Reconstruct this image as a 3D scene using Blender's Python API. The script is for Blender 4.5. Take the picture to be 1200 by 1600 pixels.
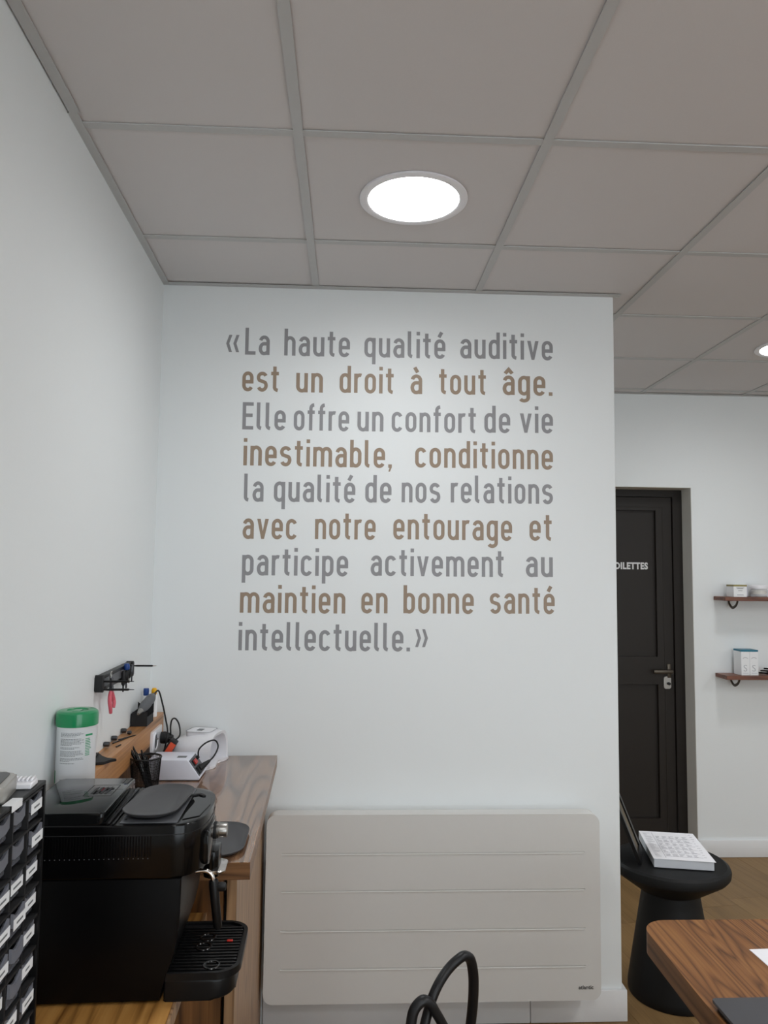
import bpy, bmesh, math, random
from mathutils import Vector, Matrix
for o in list(bpy.data.objects): bpy.data.objects.remove(o, do_unlink=True)
SC = bpy.context.scene; COL = SC.collection
R = math.radians; PI = math.pi
random.seed(7)

# ------------------------------------------------------------------ camera
CAM = Vector((0.6882, -2.7403, 1.5484))
ya, pi_, ro = R(2.6422), R(4.49), R(0.631)
Fv = Vector((math.sin(ya)*math.cos(pi_), math.cos(ya)*math.cos(pi_), math.sin(pi_)))
Rv = Vector((math.cos(ya), -math.sin(ya), 0)); Uv = Rv.cross(Fv)
r2 = Rv*math.cos(ro)+Uv*math.sin(ro); u2 = -Rv*math.sin(ro)+Uv*math.cos(ro)
cd = bpy.data.cameras.new('camera'); cam = bpy.data.objects.new('camera', cd); COL.objects.link(cam)
m = Matrix.Identity(4)
for i in range(3):
    m[i][0] = r2[i]; m[i][1] = u2[i]; m[i][2] = -Fv[i]; m[i][3] = CAM[i]
cam.matrix_world = m
cd.sensor_fit = 'HORIZONTAL'; cd.sensor_width = 36; cd.lens = 36*1188.4/1200; cd.clip_start = .02
SC.camera = cam

# ------------------------------------------------------------------ light / exposure
LAMPS = [(0.856, -0.692), (2.69, 0.57), (0.856, -3.3), (2.66, -2.0), (2.66, -4.4), (4.3, -1.2), (4.3, -3.6), (0.35, 0.80)]  # last lamp is unseen, added to light the door reveal
LAMP_W = 58.0
LAMP_GAIN = [.45, .42, 1.0, 1.25, 1.0, 1.25, 1.0, .8]     # strength factor per lamp, tuned to balance the wall brightness
w = bpy.data.worlds.new('world'); SC.world = w; w.use_nodes = True
w.node_tree.nodes['Background'].inputs[0].default_value = (.86, .94, 1, 1)
w.node_tree.nodes['Background'].inputs[1].default_value = 1.8
SC.view_settings.view_transform = 'Standard'; SC.view_settings.look = 'None'
SC.view_settings.gamma = 1; SC.view_settings.use_curve_mapping = False
SC.view_settings.exposure = 1.2
SC.cycles.use_denoising = True
SC.cycles.max_bounces = 10; SC.cycles.diffuse_bounces = 6; SC.cycles.glossy_bounces = 5
SC.cycles.transmission_bounces = 8; SC.cycles.transparent_max_bounces = 12
SC.cycles.sample_clamp_indirect = 4; SC.cycles.caustics_reflective = False; SC.cycles.caustics_refractive = False

# ------------------------------------------------------------------ materials
def s2l(c):
    return tuple((v/255/12.92 if v/255 <= .04045 else ((v/255+.055)/1.055)**2.4) for v in c)+(1,)
MATS = {}
def mat(name, rgb, rough=.5, metal=0, coat=0, spec=.5, noise=0, bump=0, scale=40, coat_rough=.05, emit=0, trans=0, alpha=1, ior=1.45):
    if name in MATS: return MATS[name]
    m = bpy.data.materials.new(name); m.use_nodes = True; nt = m.node_tree; b = nt.nodes['Principled BSDF']
    c = s2l(rgb); b.inputs['Base Color'].default_value = c
    b.inputs['Roughness'].default_value = rough; b.inputs['Metallic'].default_value = metal
    b.inputs['Coat Weight'].default_value = coat; b.inputs['Coat Roughness'].default_value = coat_rough
    b.inputs['Specular IOR Level'].default_value = spec; b.inputs['IOR'].default_value = ior
    b.inputs['Transmission Weight'].default_value = trans; b.inputs['Alpha'].default_value = alpha
    if emit:
        b.inputs['Emission Color'].default_value = c; b.inputs['Emission Strength'].default_value = emit
    tc = nt.nodes.new('ShaderNodeTexCoord'); n = nt.nodes.new('ShaderNodeTexNoise')
    n.inputs['Scale'].default_value = scale; n.inputs['Detail'].default_value = 4
    nt.links.new(tc.outputs['Object'], n.inputs['Vector'])
    nz = noise or .02
    if not emit:
        mx = nt.nodes.new('ShaderNodeMix'); mx.data_type = 'RGBA'
        mx.inputs[6].default_value = tuple(v*(1-nz) for v in c[:3])+(1,)
        mx.inputs[7].default_value = tuple(min(1, v*(1+nz)) for v in c[:3])+(1,)
        nt.links.new(n.outputs['Fac'], mx.inputs[0]); nt.links.new(mx.outputs[2], b.inputs['Base Color'])
    if bump:
        bp = nt.nodes.new('ShaderNodeBump'); bp.inputs['Strength'].default_value = bump; bp.inputs['Distance'].default_value = .002
        nt.links.new(n.outputs['Fac'], bp.inputs['Height']); nt.links.new(bp.outputs[0], b.inputs['Normal'])
    MATS[name] = m; return m
def wood(name, dark, mid, light, axis='Y', rough=.4, coat=0., coat_rough=.1, figure=1., fine=1., seed=0., vary=False, bscale=1., lines=.38, spec=.5):
    """procedural veneer: growth-ring bands stretched along an axis of the object, plus fine pores"""
    if name in MATS: return MATS[name]
    m = bpy.data.materials.new(name); m.use_nodes = True; nt = m.node_tree; N = nt.nodes; L = nt.links
    b = N['Principled BSDF']; b.inputs['Roughness'].default_value = rough
    b.inputs['Coat Weight'].default_value = coat; b.inputs['Coat Roughness'].default_value = coat_rough; b.inputs['Specular IOR Level'].default_value = spec
    tc = N.new('ShaderNodeTexCoord'); mp = N.new('ShaderNodeMapping')
    s = [1., 1., 1.]; s['XYZ'.index(axis)] = .085
    mp.inputs['Scale'].default_value = s; mp.inputs['Location'].default_value = (seed, seed*.7, seed*1.3)
    L.new(tc.outputs['Object'], mp.inputs['Vector'])
    src = mp.outputs[0]
    if vary:
        oi = N.new('ShaderNodeObjectInfo'); ml = N.new('ShaderNodeMath'); ml.operation = 'MULTIPLY'; ml.inputs[1].default_value = 30
        L.new(oi.outputs['Random'], ml.inputs[0]); va = N.new('ShaderNodeVectorMath'); va.operation = 'ADD'
        L.new(src, va.inputs[0]); L.new(ml.outputs[0], va.inputs[1]); src = va.outputs[0]
    n1 = N.new('ShaderNodeTexNoise'); n1.inputs['Scale'].default_value = 5*bscale; n1.inputs['Detail'].default_value = 2
    n1.inputs['Distortion'].default_value = .15
    L.new(src, n1.inputs['Vector'])
    mu = N.new('ShaderNodeMath'); mu.operation = 'MULTIPLY'; mu.inputs[1].default_value = 34*figure; L.new(n1.outputs['Fac'], mu.inputs[0])
    sn = N.new('ShaderNodeMath'); sn.operation = 'PINGPONG'; sn.inputs[1].default_value = 1; L.new(mu.outputs[0], sn.inputs[0])
    pw = N.new('ShaderNodeMath'); pw.operation = 'POWER'; pw.inputs[1].default_value = 2.4; L.new(sn.outputs[0], pw.inputs[0])
    n2 = N.new('ShaderNodeTexNoise'); n2.inputs['Scale'].default_value = 130*fine; n2.inputs['Detail'].default_value = 3
    mp2 = N.new('ShaderNodeMapping'); s2 = [1., 1., 1.]; s2['XYZ'.index(axis)] = .03; mp2.inputs['Scale'].default_value = s2
    L.new(tc.outputs['Object'], mp2.inputs['Vector']); L.new(mp2.outputs[0], n2.inputs['Vector'])
    ad = N.new('ShaderNodeMath'); ad.operation = 'MULTIPLY_ADD'; ad.inputs[1].default_value = .75
    L.new(n2.outputs['Fac'], ad.inputs[0])
    m3 = N.new('ShaderNodeMath'); m3.operation = 'MULTIPLY'; m3.inputs[1].default_value = lines; L.new(pw.outputs[0], m3.inputs[0])
    L.new(m3.outputs[0], ad.inputs[2])
    cr = N.new('ShaderNodeValToRGB'); e = cr.color_ramp.elements
    e[0].position = .12; e[0].color = s2l(light); e[1].position = .85; e[1].color = s2l(dark)
    x = cr.color_ramp.elements.new(.45); x.color = s2l(mid)
    L.new(ad.outputs[0], cr.inputs[0]); out = cr.outputs[0]
    if vary:
        hs = N.new('ShaderNodeHueSaturation'); mr = N.new('ShaderNodeMapRange'); mr.inputs[3].default_value = .9; mr.inputs[4].default_value = 1.1
        L.new(oi.outputs['Random'], mr.inputs[0]); L.new(mr.outputs[0], hs.inputs['Value']); L.new(out, hs.inputs['Color']); out = hs.outputs[0]
    L.new(out, b.inputs['Base Color'])
    bp = N.new('ShaderNodeBump'); bp.inputs['Strength'].default_value = .12; bp.inputs['Distance'].default_value = .0006
    L.new(n2.outputs['Fac'], bp.inputs['Height']); L.new(bp.outputs[0], b.inputs['Normal'])
    MATS[name] = m; return m

PAINT = mat('wall_paint', (227, 231, 232), .55, noise=.012, bump=.05, scale=260)
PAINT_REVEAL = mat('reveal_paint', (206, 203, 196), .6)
WHITE_TRIM = mat('trim_paint', (224, 225, 226), .4)
TILE = mat('ceiling_tile_board', (206, 203, 203), .9, noise=.03, bump=.05, scale=500)
TEE = mat('ceiling_grid_metal', (186, 187, 187), .55)
PLENUM = mat('plenum_dark', (70, 68, 66), .9)
LAMP_RIM = mat('lamp_rim', (232, 232, 236), .4)
def beam(m, watt):                                       # the diffuser throws most of its light downwards (narrower than a bare disc)
    nt = m.node_tree; N = nt.nodes; L = nt.links; g = N.new('ShaderNodeNewGeometry'); d = N.new('ShaderNodeVectorMath'); d.operation = 'DOT_PRODUCT'
    L.new(g.outputs['Normal'], d.inputs[0]); L.new(g.outputs['Incoming'], d.inputs[1])
    a = N.new('ShaderNodeMath'); a.operation = 'ABSOLUTE'; L.new(d.outputs['Value'], a.inputs[0])
    p = N.new('ShaderNodeMath'); p.operation = 'POWER'; p.inputs[1].default_value = .72; L.new(a.outputs[0], p.inputs[0])
    k = N.new('ShaderNodeMath'); k.operation = 'MULTIPLY'; k.inputs[1].default_value = watt; L.new(p.outputs[0], k.inputs[0])
    L.new(k.outputs[0], N['Principled BSDF'].inputs['Emission Strength'])
LAMP_EMITS = []
for k, f_ in enumerate(LAMP_GAIN):
    m_ = mat('lamp_diffuser_%d' % k, (251, 252, 253), .5, emit=LAMP_W*f_); beam(m_, LAMP_W*f_); LAMP_EMITS.append(m_)
RAD = mat('radiator_enamel', (207, 206, 203), .45, noise=.01)
WALNUT_TOP = wood('glossy_walnut_laminate', (76, 52, 36), (128, 94, 68), (156, 120, 88), 'Y', .25, .9, .04, figure=1.4, lines=.5)
WALNUT_EDGE = wood('walnut_edge', (70, 44, 26), (122, 84, 52), (146, 104, 66), 'X', .4, .2, .15, seed=2)
PANEL_V = wood('upright_walnut_panel', (106, 80, 56), (154, 120, 88), (178, 144, 108), 'Z', .4, .1, .2, figure=1.1, seed=3, spec=.35)
DOOR_V = wood('cabinet_walnut', (70, 44, 24), (118, 78, 42), (140, 96, 54), 'Z', .4, .2, .2, seed=5)
LEDGE = wood('ledge_walnut', (120, 82, 46), (176, 124, 74), (194, 144, 92), 'Y', .45, .15, .2, seed=8, figure=.6)
DESK = wood('lower_desk_walnut', (120, 78, 34), (186, 134, 70), (206, 156, 90), 'Y', .4, .25, .15, seed=11)
TABLE = wood('table_walnut', (66, 42, 26), (126, 84, 50), (158, 112, 66), 'Y', .5, .0, .25, seed=1.7, figure=2.6, bscale=1.1, lines=.34, spec=.22)
TABLE_EDGE = wood('table_edge_walnut', (70, 46, 28), (112, 78, 50), (130, 94, 60), 'Y', .5, .0, .2, seed=4, spec=.25)
SHELFW = wood('shelf_walnut', (80, 46, 34), (116, 72, 54), (138, 90, 68), 'X', .45, seed=6)
FLOORW = wood('oak_floorboard', (112, 86, 55), (130, 103, 67), (142, 114, 77), 'X', .5, .0, .25, figure=.5, vary=True, bscale=.8, lines=.25, spec=.3)
BLACK_GLOSS = mat('black_gloss_plastic', (7, 7, 8), .16, spec=.3)
BLACK_PIANO = mat('black_piano_lid', (16, 17, 18), .04, spec=.3)
BLACK_SIDE = mat('black_side_plastic', (6, 6, 7), .35, spec=.2)
BLACK_SATIN = mat('black_satin_plastic', (13, 13, 14), .38, spec=.35)
BLACK_MATT = mat('black_matt_plastic', (24, 24, 26), .6)
TRAY_GREY = mat('charcoal_tray', (66, 66, 68), .5)
GREY_PLASTIC = mat('grey_plastic', (88, 90, 94), .45)
CHROME = mat('chrome', (205, 200, 196), .18, metal=1)
STEEL = mat('brushed_steel', (160, 158, 154), .35, metal=1)
DARK_STEEL = mat('dark_steel', (86, 88, 92), .4, metal=1)
BRONZE = mat('dark_bronze', (86, 80, 72), .4, metal=1)
BROWN_DOOR = mat('dark_brown_door_paint', (34, 29, 25), .5, spec=.35)
WHITE_PLASTIC = mat('white_plastic', (228, 228, 232), .3, coat=.2)
BOX_SIDE = mat('white_painted_metal', (212, 214, 224), .45)
GREEN = mat('green_lid_plastic', (0, 132, 78), .3, coat=.3)
LABEL_WHITE = mat('white_label', (232, 234, 236), .5)
INK = mat('grey_print', (112, 116, 118), .6)
INK_LIGHT = mat('faint_print', (176, 178, 182), .6)
INK_FORM = mat('form_print', (120, 120, 132), .6)
INK_DARK = mat('dark_print', (44, 44, 48), .6)
INK_GREEN = mat('green_print', (28, 148, 96), .5)
PINK = mat('pink_grip', (206, 92, 106), .45)
BLUE = mat('blue_plastic', (26, 62, 128), .35)
YELLOW = mat('yellow_cap', (238, 178, 20), .4)
RED = mat('red_switch', (186, 44, 34), .35)
ORANGE = mat('orange_red_label', (214, 84, 52), .5)
PAPER = mat('white_paper', (236, 236, 240), .7)
PAPER_EDGE = mat('paper_edges', (206, 210, 216), .8, noise=.05, scale=900)
GREY_TEXT = mat('grey_vinyl', (141, 141, 144), .5)
BROWN_TEXT = mat('bronze_vinyl', (149, 131, 113), .5)
WHITE_VINYL = mat('white_vinyl', (214, 214, 214), .5)
STOOL_M = mat('black_moulded_plastic', (13, 14, 15), .55, spec=.35, bump=.1, scale=300)
CHAIR_M = mat('black_chair_plastic', (20, 20, 22), .42, spec=.4)
LAPTOP_M = mat('charcoal_cover', (66, 66, 70), .5)
OLIVE = mat('olive_mat_board', (98, 88, 70), .6)
CLEAR = mat('clear_plastic', (226, 228, 230), .08, alpha=.3)
FROST = mat('frosted_drawer_plastic', (110, 112, 120), .22, alpha=.5)
FROST_LIP = mat('frosted_drawer_lip', (118, 120, 128), .3, alpha=.9)
CREAM = mat('jar_cream', (226, 224, 214), .4)
GOLD = mat('gold_print', (150, 140, 92), .4)
TEAL = mat('teal_print', (20, 108, 132), .4)
HANDSET = mat('grey_handset', (150, 148, 142), .35, coat=.3)

# ------------------------------------------------------------------ helpers
def box(bm, x0, x1, y0, y1, z0, z1, bev=0, seg=2):
    vs = [bm.verts.new((x, y, z)) for x in (x0, x1) for y in (y0, y1) for z in (z0, z1)]
    f = [(0, 1, 3, 2), (4, 6, 7, 5), (0, 4, 5, 1), (2, 3, 7, 6), (0, 2, 6, 4), (1, 5, 7, 3)]
    fs = [bm.faces.new([vs[i] for i in q]) for q in f]
    if bev:
        es = set(e for q in fs for e in q.edges)
        bmesh.ops.bevel(bm, geom=list(es), offset=bev, segments=seg, profile=.5, affect='EDGES')
def ext(bm, pts, h0, h1, axis='z', bev=0, seg=2):
    """extrude a closed polygon. pts are 2-D; axis z:(x,y) y:(x,z) x:(y,z)"""
    def P(p, h):
        return (p[0], p[1], h) if axis == 'z' else ((p[0], h, p[1]) if axis == 'y' else (h, p[0], p[1]))
    a = [bm.verts.new(P(p, h0)) for p in pts]; b = [bm.verts.new(P(p, h1)) for p in pts]
    f0 = bm.faces.new(a[::-1]); f1 = bm.faces.new(b); n = len(pts)
    for i in range(n): bm.faces.new((a[i], a[(i+1) % n], b[(i+1) % n], b[i]))
    if bev:
        es = set(list(f0.edges)+list(f1.edges))
        bmesh.ops.bevel(bm, geom=list(es), offset=bev, segments=seg, profile=.5, affect='EDGES')
def rrect(x0, x1, y0, y1, r, n=6):
    o = []
    rs = r if isinstance(r, (list, tuple)) else (r,)*4
    for (cx, cy, a, q) in ((x1-rs[0], y1-rs[0], 0, rs[0]), (x0+rs[1], y1-rs[1], 90, rs[1]), (x0+rs[2], y0+rs[2], 180, rs[2]), (x1-rs[3], y0+rs[3], 270, rs[3])):
        if q < 1e-5: o.append((cx, cy)); continue
        for i in range(n+1):
            t = R(a+90*i/n); o.append((cx+q*math.cos(t), cy+q*math.sin(t)))
    return o
def lathe(bm, prof, n=32, c=(0, 0, 0), axis='z', cap=True):
    """prof: list of (radius, height)"""
    rings = []
    def P(r, a, h):
        x, y = r*math.cos(a), r*math.sin(a)
        v = (x, y, h) if axis == 'z' else ((h, x, y) if axis == 'x' else (x, h, -y))
        return (v[0]+c[0], v[1]+c[1], v[2]+c[2])
    for (r, h) in prof:
        if r < 1e-6: rings.append([bm.verts.new(P(0, 0, h))])
        else: rings.append([bm.verts.new(P(r, 2*PI*i/n, h)) for i in range(n)])
    for a, b in zip(rings, rings[1:]):
        for i in range(n):
            j = (i+1) % n
            if len(a) == 1 and len(b) == 1: continue
            if len(a) == 1: bm.faces.new((a[0], b[j], b[i]))
            elif len(b) == 1: bm.faces.new((a[i], a[j], b[0]))
            else: bm.faces.new((a[i], a[j], b[j], b[i]))
    if cap:
        if len(rings[0]) > 1: bm.faces.new(rings[0][::-1])
        if len(rings[-1]) > 1: bm.faces.new(rings[-1])
def smooth_path(pts, sub=6, closed=False):
    P = [Vector(p) for p in pts]; o = []; n = len(P)
    for i in range(n if closed else n-1):
        p0 = P[(i-1) % n] if closed or i > 0 else P[0]; p1 = P[i]; p2 = P[(i+1) % n]
        p3 = P[(i+2) % n] if closed or i+2 < n else P[-1]
        for k in range(sub):
            t = k/sub
            o.append(.5*((2*p1)+(p2-p0)*t+(2*p0-5*p1+4*p2-p3)*t*t+(3*p1-p0-3*p2+p3)*t**3))
    if not closed: o.append(P[-1])
    return o
def tube(bm, pts, rad, n=10, closed=False, flat=1.):
    """swept tube; rad number or list; flat squeezes the section"""
    P = [Vector(p) for p in pts]; m = len(P); rings = []
    def tan(i):
        a = P[(i-1) % m] if closed or i > 0 else P[i]; b = P[(i+1) % m] if closed or i < m-1 else P[i]
        return (b-a).normalized()
    t = tan(0); up = Vector((0, 0, 1)) if abs(t.z) < .9 else Vector((1, 0, 0)); nx = t.cross(up).normalized()
    for i in range(m):
        t = tan(i); nx = (nx-t*nx.dot(t)).normalized(); ny = t.cross(nx)
        r = rad[i] if isinstance(rad, (list, tuple)) else rad
        rings.append([bm.verts.new(P[i]+nx*(r*math.cos(2*PI*k/n))+ny*(r*flat*math.sin(2*PI*k/n))) for k in range(n)])
    for i in range(m if closed else m-1):
        a, b = rings[i], rings[(i+1) % m]
        for k in range(n): bm.faces.new((a[k], a[(k+1) % n], b[(k+1) % n], b[k]))
    if not closed: bm.faces.new(rings[0][::-1]); bm.faces.new(rings[-1])
def xf(bm, mtx, start=0):
    bm.verts.ensure_lookup_table(); bmesh.ops.transform(bm, matrix=mtx, verts=bm.verts[start:])
TM = {}
def NB(): return bmesh.new()
def obj(name, bm, m, parent=None, smooth=True, world=False, label=None, angle=38, loc=None):
    if world and parent is not None: bmesh.ops.transform(bm, matrix=TM[parent.name].inverted(), verts=bm.verts)
    bmesh.ops.recalc_face_normals(bm, faces=bm.faces)
    me = bpy.data.meshes.new(name); bm.to_mesh(me); bm.free()
    me.materials.append(m)
    if smooth:
        me.polygons.foreach_set('use_smooth', [True]*len(me.polygons)); me.set_sharp_from_angle(angle=R(angle))
    o = bpy.data.objects.new(name, me); COL.objects.link(o)
    if parent is not None:
        o.parent = parent
        if parent.name in TM: TM[o.name] = TM[parent.name]
    else: TM[o.name] = Matrix.Identity(4)
    if loc: o.location = loc
    if label: o['label'] = label
    return o
def thing(name, label, cat, loc=(0, 0, 0), rotz=0, group=None):
    o = bpy.data.objects.new(name, None); COL.objects.link(o); o.empty_display_size = .05
    o.location = loc; o.rotation_euler = (0, 0, rotz); o['label'] = label; o['category'] = cat
    if group: o['group'] = group
    TM[o.name] = Matrix.Translation(Vector(loc)) @ Matrix.Rotation(rotz, 4, 'Z')
    return o
def tag(o, label, cat, group=None):
    o['label'] = label; o['category'] = cat
    if group: o['group'] = group
    return o
def struct(o, kind='structure'): o['kind'] = kind; return o
def dup(root, loc, rotz=None, label=None):
    r = root.copy(); COL.objects.link(r); r.location = loc
    if rotz is not None: r.rotation_euler = (0, 0, rotz)
    if label: r['label'] = label
    TM[r.name] = Matrix.Translation(Vector(loc)) @ Matrix.Rotation(r.rotation_euler[2], 4, 'Z')
    for ch in list(root.children):
        c = ch.copy(); COL.objects.link(c); c.parent = r
        for g in list(ch.children):
            d = g.copy(); COL.objects.link(d); d.parent = c
    return r
TH = math.atan(.0319)                         # the left wall leans 1.8 degrees off square
def LW(w_, s, z=0):                            # distance from left wall, distance along it
    return (w_*math.cos(TH)-s*math.sin(TH), w_*math.sin(TH)+s*math.cos(TH), z)
def txt(bm, s, size, mtx, font_shear=0, spacing=1., bold=0.0, depth=.0004, align='LEFT', xs=1.):
    """small lettering: Blender's built-in font converted to mesh and appended to bm"""
    cu = bpy.data.curves.new('t', 'FONT'); cu.body = s; cu.size = size; cu.extrude = depth; cu.offset = bold
    cu.align_x = align; cu.space_character = spacing; cu.resolution_u = 3; cu.fill_mode = 'BOTH'
    ob = bpy.data.objects.new('t', cu); me = bpy.data.meshes.new_from_object(ob)
    me.transform(mtx @ Matrix.Scale(xs, 4, (1, 0, 0))); bm.from_mesh(me)
    bpy.data.objects.remove(ob); bpy.data.meshes.remove(me); bpy.data.curves.remove(cu)

H = 2.5863; Y1 = 1.5016; XR = 1.6664; XE = 5.0; YF = -5.2
X0 = .5542; Y0 = .2026; G = .6

# ------------------------------------------------------------------ room shell
def wx(y): return -.0319*y                      # x of left wall surface
b = NB(); ext(b, [(wx(Y1), Y1), (wx(YF), YF), (-.15, YF), (-.25, Y1)], 0, H+.06); struct(obj('wall_left', b, PAINT, smooth=False))
b = NB(); box(b, wx(0)-.01, XR, 0, .12, 0, H, .0015, 1); struct(obj('wall_back', b, PAINT, smooth=False))
# far wall with the toilet door opening
DX0, DX1, DZ = 1.76, 2.641, 2.0473
b = NB()
box(b, -.1, DX0, Y1, Y1+.3, 0, H+.06); box(b, DX1, XE+.1, Y1, Y1+.3, 0, H+.06); box(b, DX0, DX1, Y1, Y1+.3, DZ, H+.06)
wr = struct(obj('wall_rear', b, PAINT, smooth=False))
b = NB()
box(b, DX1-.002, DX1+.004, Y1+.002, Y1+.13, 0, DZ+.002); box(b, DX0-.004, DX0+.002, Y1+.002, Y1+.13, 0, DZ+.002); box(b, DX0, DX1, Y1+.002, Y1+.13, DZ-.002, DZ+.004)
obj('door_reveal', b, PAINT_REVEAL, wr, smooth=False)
b = NB(); box(b, -.1, XE+.1, Y1+.32, Y1+.4, -.06, H+.06); struct(obj('sky_block_wall', b, PAINT, smooth=False))  # unseen slab, added to block sky light through the gap under the door
b = NB(); box(b, XE, XE+.1, YF, Y1, 0, H+.06); struct(obj('wall_right', b, PAINT, smooth=False))
b = NB()                                        # wall behind the camera with an unseen window added for cool daylight
WX0, WX1, WZ0, WZ1 = 1.3, 4.3, .35, 2.3
box(b, -.1, WX0, YF-.2, YF, 0, H+.06); box(b, WX1, XE+.1, YF-.2, YF, 0, H+.06)
box(b, WX0, WX1, YF-.2, YF, 0, WZ0); box(b, WX0, WX1, YF-.2, YF, WZ1, H+.06)
struct(obj('wall_front', b, PAINT, smooth=False))
b = NB()
for x in (WX0, (WX0+WX1)/2-.025, WX1-.05): box(b, x, x+.05, YF-.13, YF-.08, WZ0, WZ1)
box(b, WX0+.05, WX1-.05, YF-.13, YF-.08, WZ0, WZ0+.05); box(b, WX0+.05, WX1-.05, YF-.13, YF-.08, WZ1-.05, WZ1)
w1 = struct(obj('added_window_1', b, BROWN_DOOR, smooth=False))

# floor: sub-floor and oak boards laid on a diagonal
b = NB(); box(b, -.1, XE, YF, Y1+.15, -.06, -.012); fl = struct(obj('floor', b, PLENUM, smooth=False))
def clip(poly, a, c):                            # keep side a.x*x+a.y*y <= c
    o = []
    for i in range(len(poly)):
        p, q = poly[i], poly[(i+1) % len(poly)]
        dp = a[0]*p[0]+a[1]*p[1]-c; dq = a[0]*q[0]+a[1]*q[1]-c
        if dp <= 0: o.append(p)
        if dp*dq < 0:
            t = dp/(dp-dq); o.append((p[0]+(q[0]-p[0])*t, p[1]+(q[1]-p[1])*t))
    return o
FA = R(-82); ux, uy = math.cos(FA), math.sin(FA)
PW, PL = .19, 1.25
for i in range(-32, 34):
    off = random.random()*PL
    for k in range(-8, 9):
        a0, b0 = k*PL+off, i*PW
        poly = []
        for (a_, b_) in ((a0, b0), (a0+PL-.0012, b0), (a0+PL-.0012, b0+PW-.0012), (a0, b0+PW-.0012)):
            poly.append((2.5+a_*ux-b_*uy, -1.5+a_*uy+b_*ux))
        for a_, c_ in (((-1, -.0319), 0.0), ((1, 0), XE), ((0, 1), Y1+.14), ((0, -1), -YF)):
            poly = clip(poly, a_, c_)
            if len(poly) < 3: break
        if len(poly) < 3: continue
        cx_ = sum(p[0] for p in poly)/len(poly); cy_ = sum(p[1] for p in poly)/len(poly)
        if cx_ < XR-.9 and cy_ > 1.0: continue
        # local frame along the board so that the grain follows it
        loc = [((p[0]-cx_)*ux+(p[1]-cy_)*uy, -(p[0]-cx_)*uy+(p[1]-cy_)*ux) for p in poly]
        b = NB(); ext(b, loc, -.012, 0)
        o = obj('floorboard', b, FLOORW, fl, smooth=False); o.location = (cx_, cy_, random.uniform(-.0003, 0)); o.rotation_euler = (0, 0, FA)
b = NB(); box(b, -.1, XR-.3, .3, Y1, -.012, -.001); obj('subfloor_sheet', b, FLOORW, fl, smooth=False)

# ceiling: plenum slab, T-grid and lay-in tiles
b = NB(); box(b, -.3, XE+.1, YF-.2, Y1+.3, H+.06, H+.12); ce = struct(obj('ceiling', b, PLENUM, smooth=False))
ys = [Y0+G*j for j in range(-10, 4)]; xs = [X0+G*i for i in range(-1, 9)]
lampset = LAMPS
for j in range(len(ys)-1):
    for i in range(len(xs)-1):
        xa, xb, yb_, yc = xs[i]+.0015, xs[i+1]-.0015, ys[j]+.0015, ys[j+1]-.0015
        poly = [(xa, yb_), (xb, yb_), (xb, yc), (xa, yc)]
        for a_, c_ in (((-1, -.0319), -.001), ((1, 0), XE-.001), ((0, 1), Y1-.001), ((0, -1), -YF-.001)):
            poly = clip(poly, a_, c_)
            if len(poly) < 3: break
        if len(poly) < 3: continue
        b = NB(); ext(b, poly, H+.0035+random.uniform(0, .0012), H+.018)
        obj('ceiling_tile', b, TILE, ce, smooth=False)
T = .012
for x in xs[1:]:
    if x > XE: continue
    b = NB(); box(b, x-T, x+T, YF+.02, Y1-.02, H-.0005, H+.0022); obj('tee_rail', b, TEE, ce, smooth=False)
for y in ys:
    if y < YF or y > Y1: continue
    b = NB(); box(b, wx(y)+.02, XE-.02, y-T, y+T, H, H+.0030); obj('cross_tee', b, TEE, ce, smooth=False)
def angle_trim(name, p, q, nrm, wd=.022):
    b = NB(); p = Vector(p); q = Vector(q); n = Vector(nrm).normalized()
    pts = [(p.x, p.y), (q.x, q.y), (q.x+n.x*wd, q.y+n.y*wd), (p.x+n.x*wd, p.y+n.y*wd)]
    ext(b, pts, H-.0016, H+.0006)
    n2 = n*.0012; ext(b, [(p.x, p.y), (q.x, q.y), (q.x+n2.x, q.y+n2.y), (p.x+n2.x, p.y+n2.y)], H-.0025, H)
    return struct(obj(name, b, TEE, smooth=False))
angle_trim('trim_1', (wx(-1.05), -1.05), (wx(-.0), -.001), (1, .0319))
angle_trim('trim_2', (wx(YF)+.004, YF), (wx(-1.05)+.004, -1.05), (1, .0319), .024)
angle_trim('trim_3', (.02, -.0005), (XR+.022, -.0005), (0, -1), .024)
angle_trim('trim_4', (XR-.2, Y1), (XE, Y1), (0, -1))
angle_trim('trim_5', (XE, YF), (XE, Y1), (-1, 0))

# baseboards
def bboard(name, bm_fn):
    b = NB(); bm_fn(b); return struct(obj(name, b, WHITE_TRIM))
bboard('baseboard_back', lambda b: box(b, .42, 1.3385, -.014, -.0005, .001, .105, .002, 2))
bboard('baseboard_end', lambda b: (box(b, 1.3405, XR+.014, -.014, -.0005, .001, .105, .002, 2), box(b, XR+.0005, XR+.0139, -.0004, .12, .001, .105, .002, 2)))
bboard('baseboard_rear', lambda b: box(b, DX1+.001, XE, Y1-.014, Y1-.0005, .001, .092, .002, 2))
bboard('baseboard_left', lambda b: ext(b, [(wx(YF)+.001, YF), (wx(-2.2)+.001, -2.2), (wx(-2.2)+.015, -2.2), (wx(YF)+.015, YF)], .001, .1))

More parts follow.
